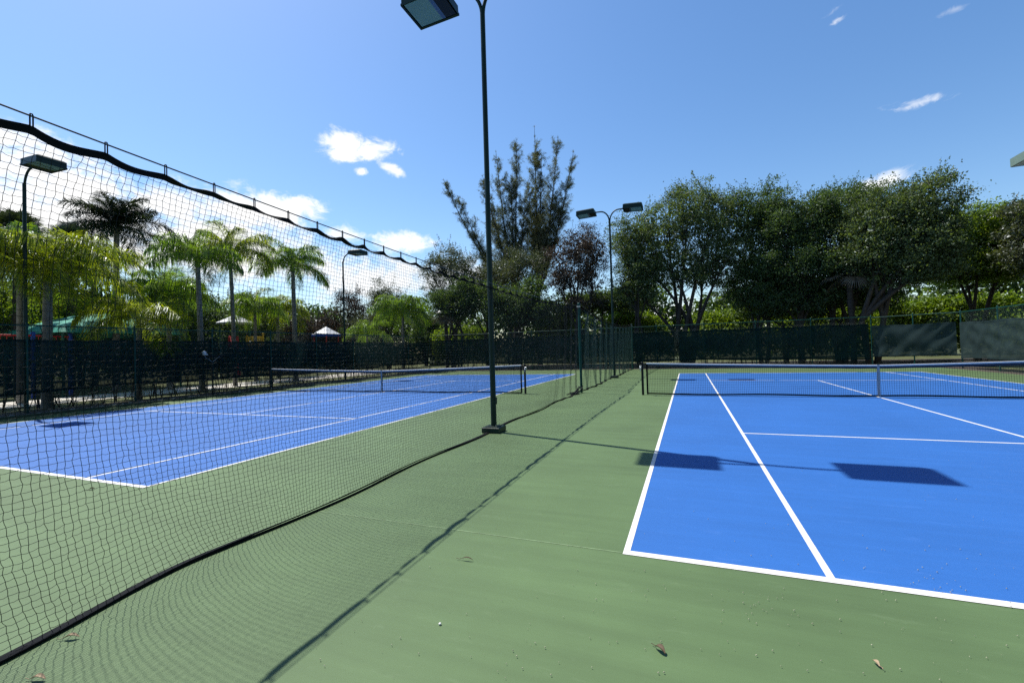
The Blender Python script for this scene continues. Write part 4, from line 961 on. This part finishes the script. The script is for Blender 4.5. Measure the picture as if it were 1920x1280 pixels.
curled_leaf(876, 1051, .10, .006, .1, M['leafdry'], 'thin dark twig like leaf on the green right of the cable shadow')
curled_leaf(134, 1198, .085, .012, .5, M['leafpale'], 'pale tan leaf beside the bottom tape of the near netting')
curled_leaf(72, 1276, .08, .012, .3, M['leafpale'], 'tan leaf at the bottom left edge in the net shadow')
curled_leaf(172, 918, .06, .015, .9, M['leafdry'], 'brown leaf behind the netting near the left baseline')
curled_leaf(1643, 1247, .045, .010, 1.9, M['leafpale'], 'small tan leaf near the bottom right corner of the picture')
g = gpt(825, 1171); q = MB(); a = np.linspace(-PI / 2, PI / 2, 7); q.tube(np.stack([0 * a, 0 * a, .0075 + .007 * np.sin(a)], -1), np.maximum(.009 * np.cos(a), .0005), 12)
o = q.build('white_pebble', M['skylightwhite'], None, (float(g[0]), float(g[1]), 0)); tag(o, 'single white pebble on the green court in the foreground', 'pebble')
mb = MB()
specks = [(rng.uniform(940, 1920), rng.uniform(1040, 1280)) for _ in range(90)] + [(rng.uniform(1170, 1920), rng.uniform(860, 1130)) for _ in range(60)] + [(rng.uniform(480, 1150), rng.uniform(860, 1280)) for _ in range(70)] + [(1770 + rng.normal() * 35, 1092 + rng.normal() * 14) for _ in range(25)] + [(1430 + rng.normal() * 40, 1130 + rng.normal() * 25) for _ in range(25)]
for px, py in specks:
    g = gpt(px, py); r = rng.uniform(.0018, .0050); a = rng.uniform(0, 6.3)
    V = [[g[0] + r * k * math.cos(a + j * 1.2566), g[1] + r * k * math.sin(a + j * 1.2566) * .7, z] for k, z in ((1, .0085), (.6, .0085 + r * .9)) for j in range(5)]
    mb.add(V, [[j, (j + 1) % 5, 5 + (j + 1) % 5, 5 + j] for j in range(5)]); mb.add(V[5:], [[0, 1, 2, 3, 4]])
o = mb.build('seed_litter', M['speck']); tag(o, 'tiny pale seed husks scattered over the court paint', 'litter', kind='stuff')

# ------------------------------------------------------------------ sky, sun
SUN_EL = math.radians(61.3); SUN_AZ = math.atan2(-0.954, 0.300)          # azimuth from +Y towards +X
w = bpy.data.worlds.new("World"); scene.world = w; w.use_nodes = True; nt = w.node_tree; nt.nodes.clear()
out = nt.nodes.new('ShaderNodeOutputWorld'); bg = nt.nodes.new('ShaderNodeBackground'); SKY = 0.12; bg.inputs['Strength'].default_value = SKY
sky = nt.nodes.new('ShaderNodeTexSky'); sky.sky_type = 'NISHITA'; sky.sun_disc = False; sky.sun_elevation = SUN_EL; sky.sun_rotation = SUN_AZ
sky.air_density = 1.15; sky.dust_density = 0.6; sky.ozone_density = 3.0; sky.altitude = 0
tc = nt.nodes.new('ShaderNodeTexCoord')
def math_n(op, a, b=None, clamp=False):
    n = nt.nodes.new('ShaderNodeMath'); n.operation = op; n.use_clamp = clamp
    for i, v in enumerate((a, b)):
        if v is None: continue
        if isinstance(v, (int, float)): n.inputs[i].default_value = v
        else: nt.links.new(v, n.inputs[i])
    return n.outputs[0]
def noise(scale, detail, rough=.6, stretch=(1, 1, 1), dist=0.0):
    mp = nt.nodes.new('ShaderNodeMapping'); mp.inputs['Scale'].default_value = stretch; nt.links.new(tc.outputs['Generated'], mp.inputs['Vector'])
    n = nt.nodes.new('ShaderNodeTexNoise'); n.inputs['Scale'].default_value = scale; n.inputs['Detail'].default_value = detail; n.inputs['Roughness'].default_value = rough; n.inputs['Distortion'].default_value = dist
    nt.links.new(mp.outputs['Vector'], n.inputs['Vector']); return n.outputs['Fac']
nA = noise(20, 12, .68, (1, 1, 1.5), .35); nW = noise(26, 9, .65, (1, 1, 2.2), .6)
clouds = [  # picture direction, half sizes (in px of the photograph), tilt, weight, wispy
    (20, 310, 190, 72, .10, 1.15, 0), (165, 350, 140, 48, .25, 1.1, 0), (330, 385, 110, 45, .2, .95, 0), (470, 395, 140, 42, .15, 1.1, 0), (545, 388, 75, 30, .1, 1.05, 0),
    (400, 460, 320, 80, .1, 1.0, 0), (120, 400, 300, 95, .1, 1.0, 0), (640, 440, 60, 16, .1, .75, 0), (755, 455, 62, 24, .05, 1.1, 0), (840, 520, 120, 40, 0, .8, 0), (700, 520, 150, 50, 0, .9, 0),
    (652, 272, 52, 30, .2, 1.3, 0), (690, 284, 52, 24, 0, 1.2, 0), (660, 288, 60, 18, 0, 1.2, 0), (738, 318, 30, 12, .45, .85, 0), (680, 322, 15, 10, .2, .9, 0),
    (1570, 38, 18, 9, -.6, .62, 1), (1735, 190, 75, 9, -.28, .55, 1), (1790, 18, 44, 8, -.5, .25, 1), (1575, 12, 30, 8, -.6, .25, 1), (1655, 343, 62, 18, -.4, .95, 0), (1250, 600, 120, 50, 0, .7, 0)]
acc = None
for (px, py, hw, hh, tilt, wt, wisp) in clouds:
    c = ray(px, py); c = c / np.linalg.norm(c)
    du = ray(px + 1, py) / np.linalg.norm(ray(px, py)) - c; dv = ray(px, py - 1) / np.linalg.norm(ray(px, py)) - c
    du -= c * (du @ c); dv -= c * (dv @ c); sx, sy = np.linalg.norm(du), np.linalg.norm(dv); du /= sx; dv -= du * (dv @ du); dv /= np.linalg.norm(dv)
    a = du * math.cos(tilt) - dv * math.sin(tilt); b = dv * math.cos(tilt) + du * math.sin(tilt)
    a = a / (hw * sx); b = b / (hh * sy)
    def dot(vec):
        n = nt.nodes.new('ShaderNodeVectorMath'); n.operation = 'DOT_PRODUCT'; nt.links.new(tc.outputs['Generated'], n.inputs[0]); n.inputs[1].default_value = tuple(float(q) for q in vec); return n.outputs['Value']
    xa = dot(a); xb = dot(b); xc = dot(c)
    r2 = math_n('ADD', math_n('MULTIPLY', xa, xa), math_n('MULTIPLY', xb, xb)); rr = math_n('SQRT', r2)
    val = math_n('SUBTRACT', 1.0, rr)
    val = math_n('ADD', math_n('MULTIPLY', val, 0.75 if wisp else 1.2), math_n('MULTIPLY', math_n('SUBTRACT', nW if wisp else nA, .50 if wisp else .445), 4.2 if wisp else 3.3))
    front = math_n('GREATER_THAN', xc, 0.2)
    mr = nt.nodes.new('ShaderNodeMapRange'); mr.interpolation_type = 'SMOOTHSTEP'; nt.links.new(val, mr.inputs['Value'])
    mr.inputs['From Min'].default_value = .05; mr.inputs['From Max'].default_value = 1.05 if not wisp else 1.2; mr.inputs['To Max'].default_value = min(1, wt)
    inside = nt.nodes.new('ShaderNodeMapRange'); inside.interpolation_type = 'SMOOTHSTEP'; nt.links.new(rr, inside.inputs['Value']); inside.inputs['From Min'].default_value = 1.75; inside.inputs['From Max'].default_value = .9
    v = math_n('MULTIPLY', math_n('MULTIPLY', mr.outputs[0], front), inside.outputs[0])
    acc = v if acc is None else math_n('MAXIMUM', acc, v)
hs = nt.nodes.new('ShaderNodeHueSaturation'); hs.inputs['Saturation'].default_value = 1.20; hs.inputs['Value'].default_value = 1.22; hs.inputs['Hue'].default_value = .502
sep = nt.nodes.new('ShaderNodeSeparateXYZ'); nt.links.new(tc.outputs['Generated'], sep.inputs[0])
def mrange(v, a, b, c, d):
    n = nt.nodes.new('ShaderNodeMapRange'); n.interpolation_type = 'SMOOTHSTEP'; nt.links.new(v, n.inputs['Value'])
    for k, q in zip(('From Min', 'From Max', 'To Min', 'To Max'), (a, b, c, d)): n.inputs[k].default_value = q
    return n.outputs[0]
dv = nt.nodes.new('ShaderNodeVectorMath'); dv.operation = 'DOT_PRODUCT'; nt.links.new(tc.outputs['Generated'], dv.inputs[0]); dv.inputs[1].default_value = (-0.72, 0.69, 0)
deep = math_n('MULTIPLY', mrange(sep.outputs['Z'], .63, .88, 1.0, .40), mrange(dv.outputs['Value'], -.75, -.05, .42, 1.0))   # sky dimmed overhead and away from the sun, added to cut fill light
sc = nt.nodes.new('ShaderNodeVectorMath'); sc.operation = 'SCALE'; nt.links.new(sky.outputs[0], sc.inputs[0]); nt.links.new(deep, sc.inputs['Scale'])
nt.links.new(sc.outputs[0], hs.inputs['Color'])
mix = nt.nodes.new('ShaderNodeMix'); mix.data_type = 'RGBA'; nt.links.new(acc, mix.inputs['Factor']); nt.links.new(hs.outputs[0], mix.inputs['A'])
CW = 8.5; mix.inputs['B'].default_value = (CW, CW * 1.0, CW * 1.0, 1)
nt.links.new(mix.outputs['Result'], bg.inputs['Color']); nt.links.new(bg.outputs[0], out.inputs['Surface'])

sd = bpy.data.lights.new('sun', 'SUN'); sd.energy = 5.0; sd.angle = math.radians(.53); sd.color = (1.0, .955, .88)
so = bpy.data.objects.new('sun', sd); col.objects.link(so)
S = Vector((math.sin(SUN_AZ) * math.cos(SUN_EL), math.cos(SUN_AZ) * math.cos(SUN_EL), math.sin(SUN_EL)))
so.rotation_euler = (-S).to_track_quat('-Z', 'Y').to_euler(); so.location = (-20, 10, 30)

vs = scene.view_settings; vs.view_transform = 'Standard'; vs.look = 'None'; vs.exposure = 0.22; vs.gamma = 1.0
scene.cycles.max_bounces = 6; scene.cycles.transparent_max_bounces = 12; scene.cycles.use_denoising = False
scene.cycles.diffuse_bounces = 3; scene.cycles.glossy_bounces = 2; scene.cycles.transmission_bounces = 3
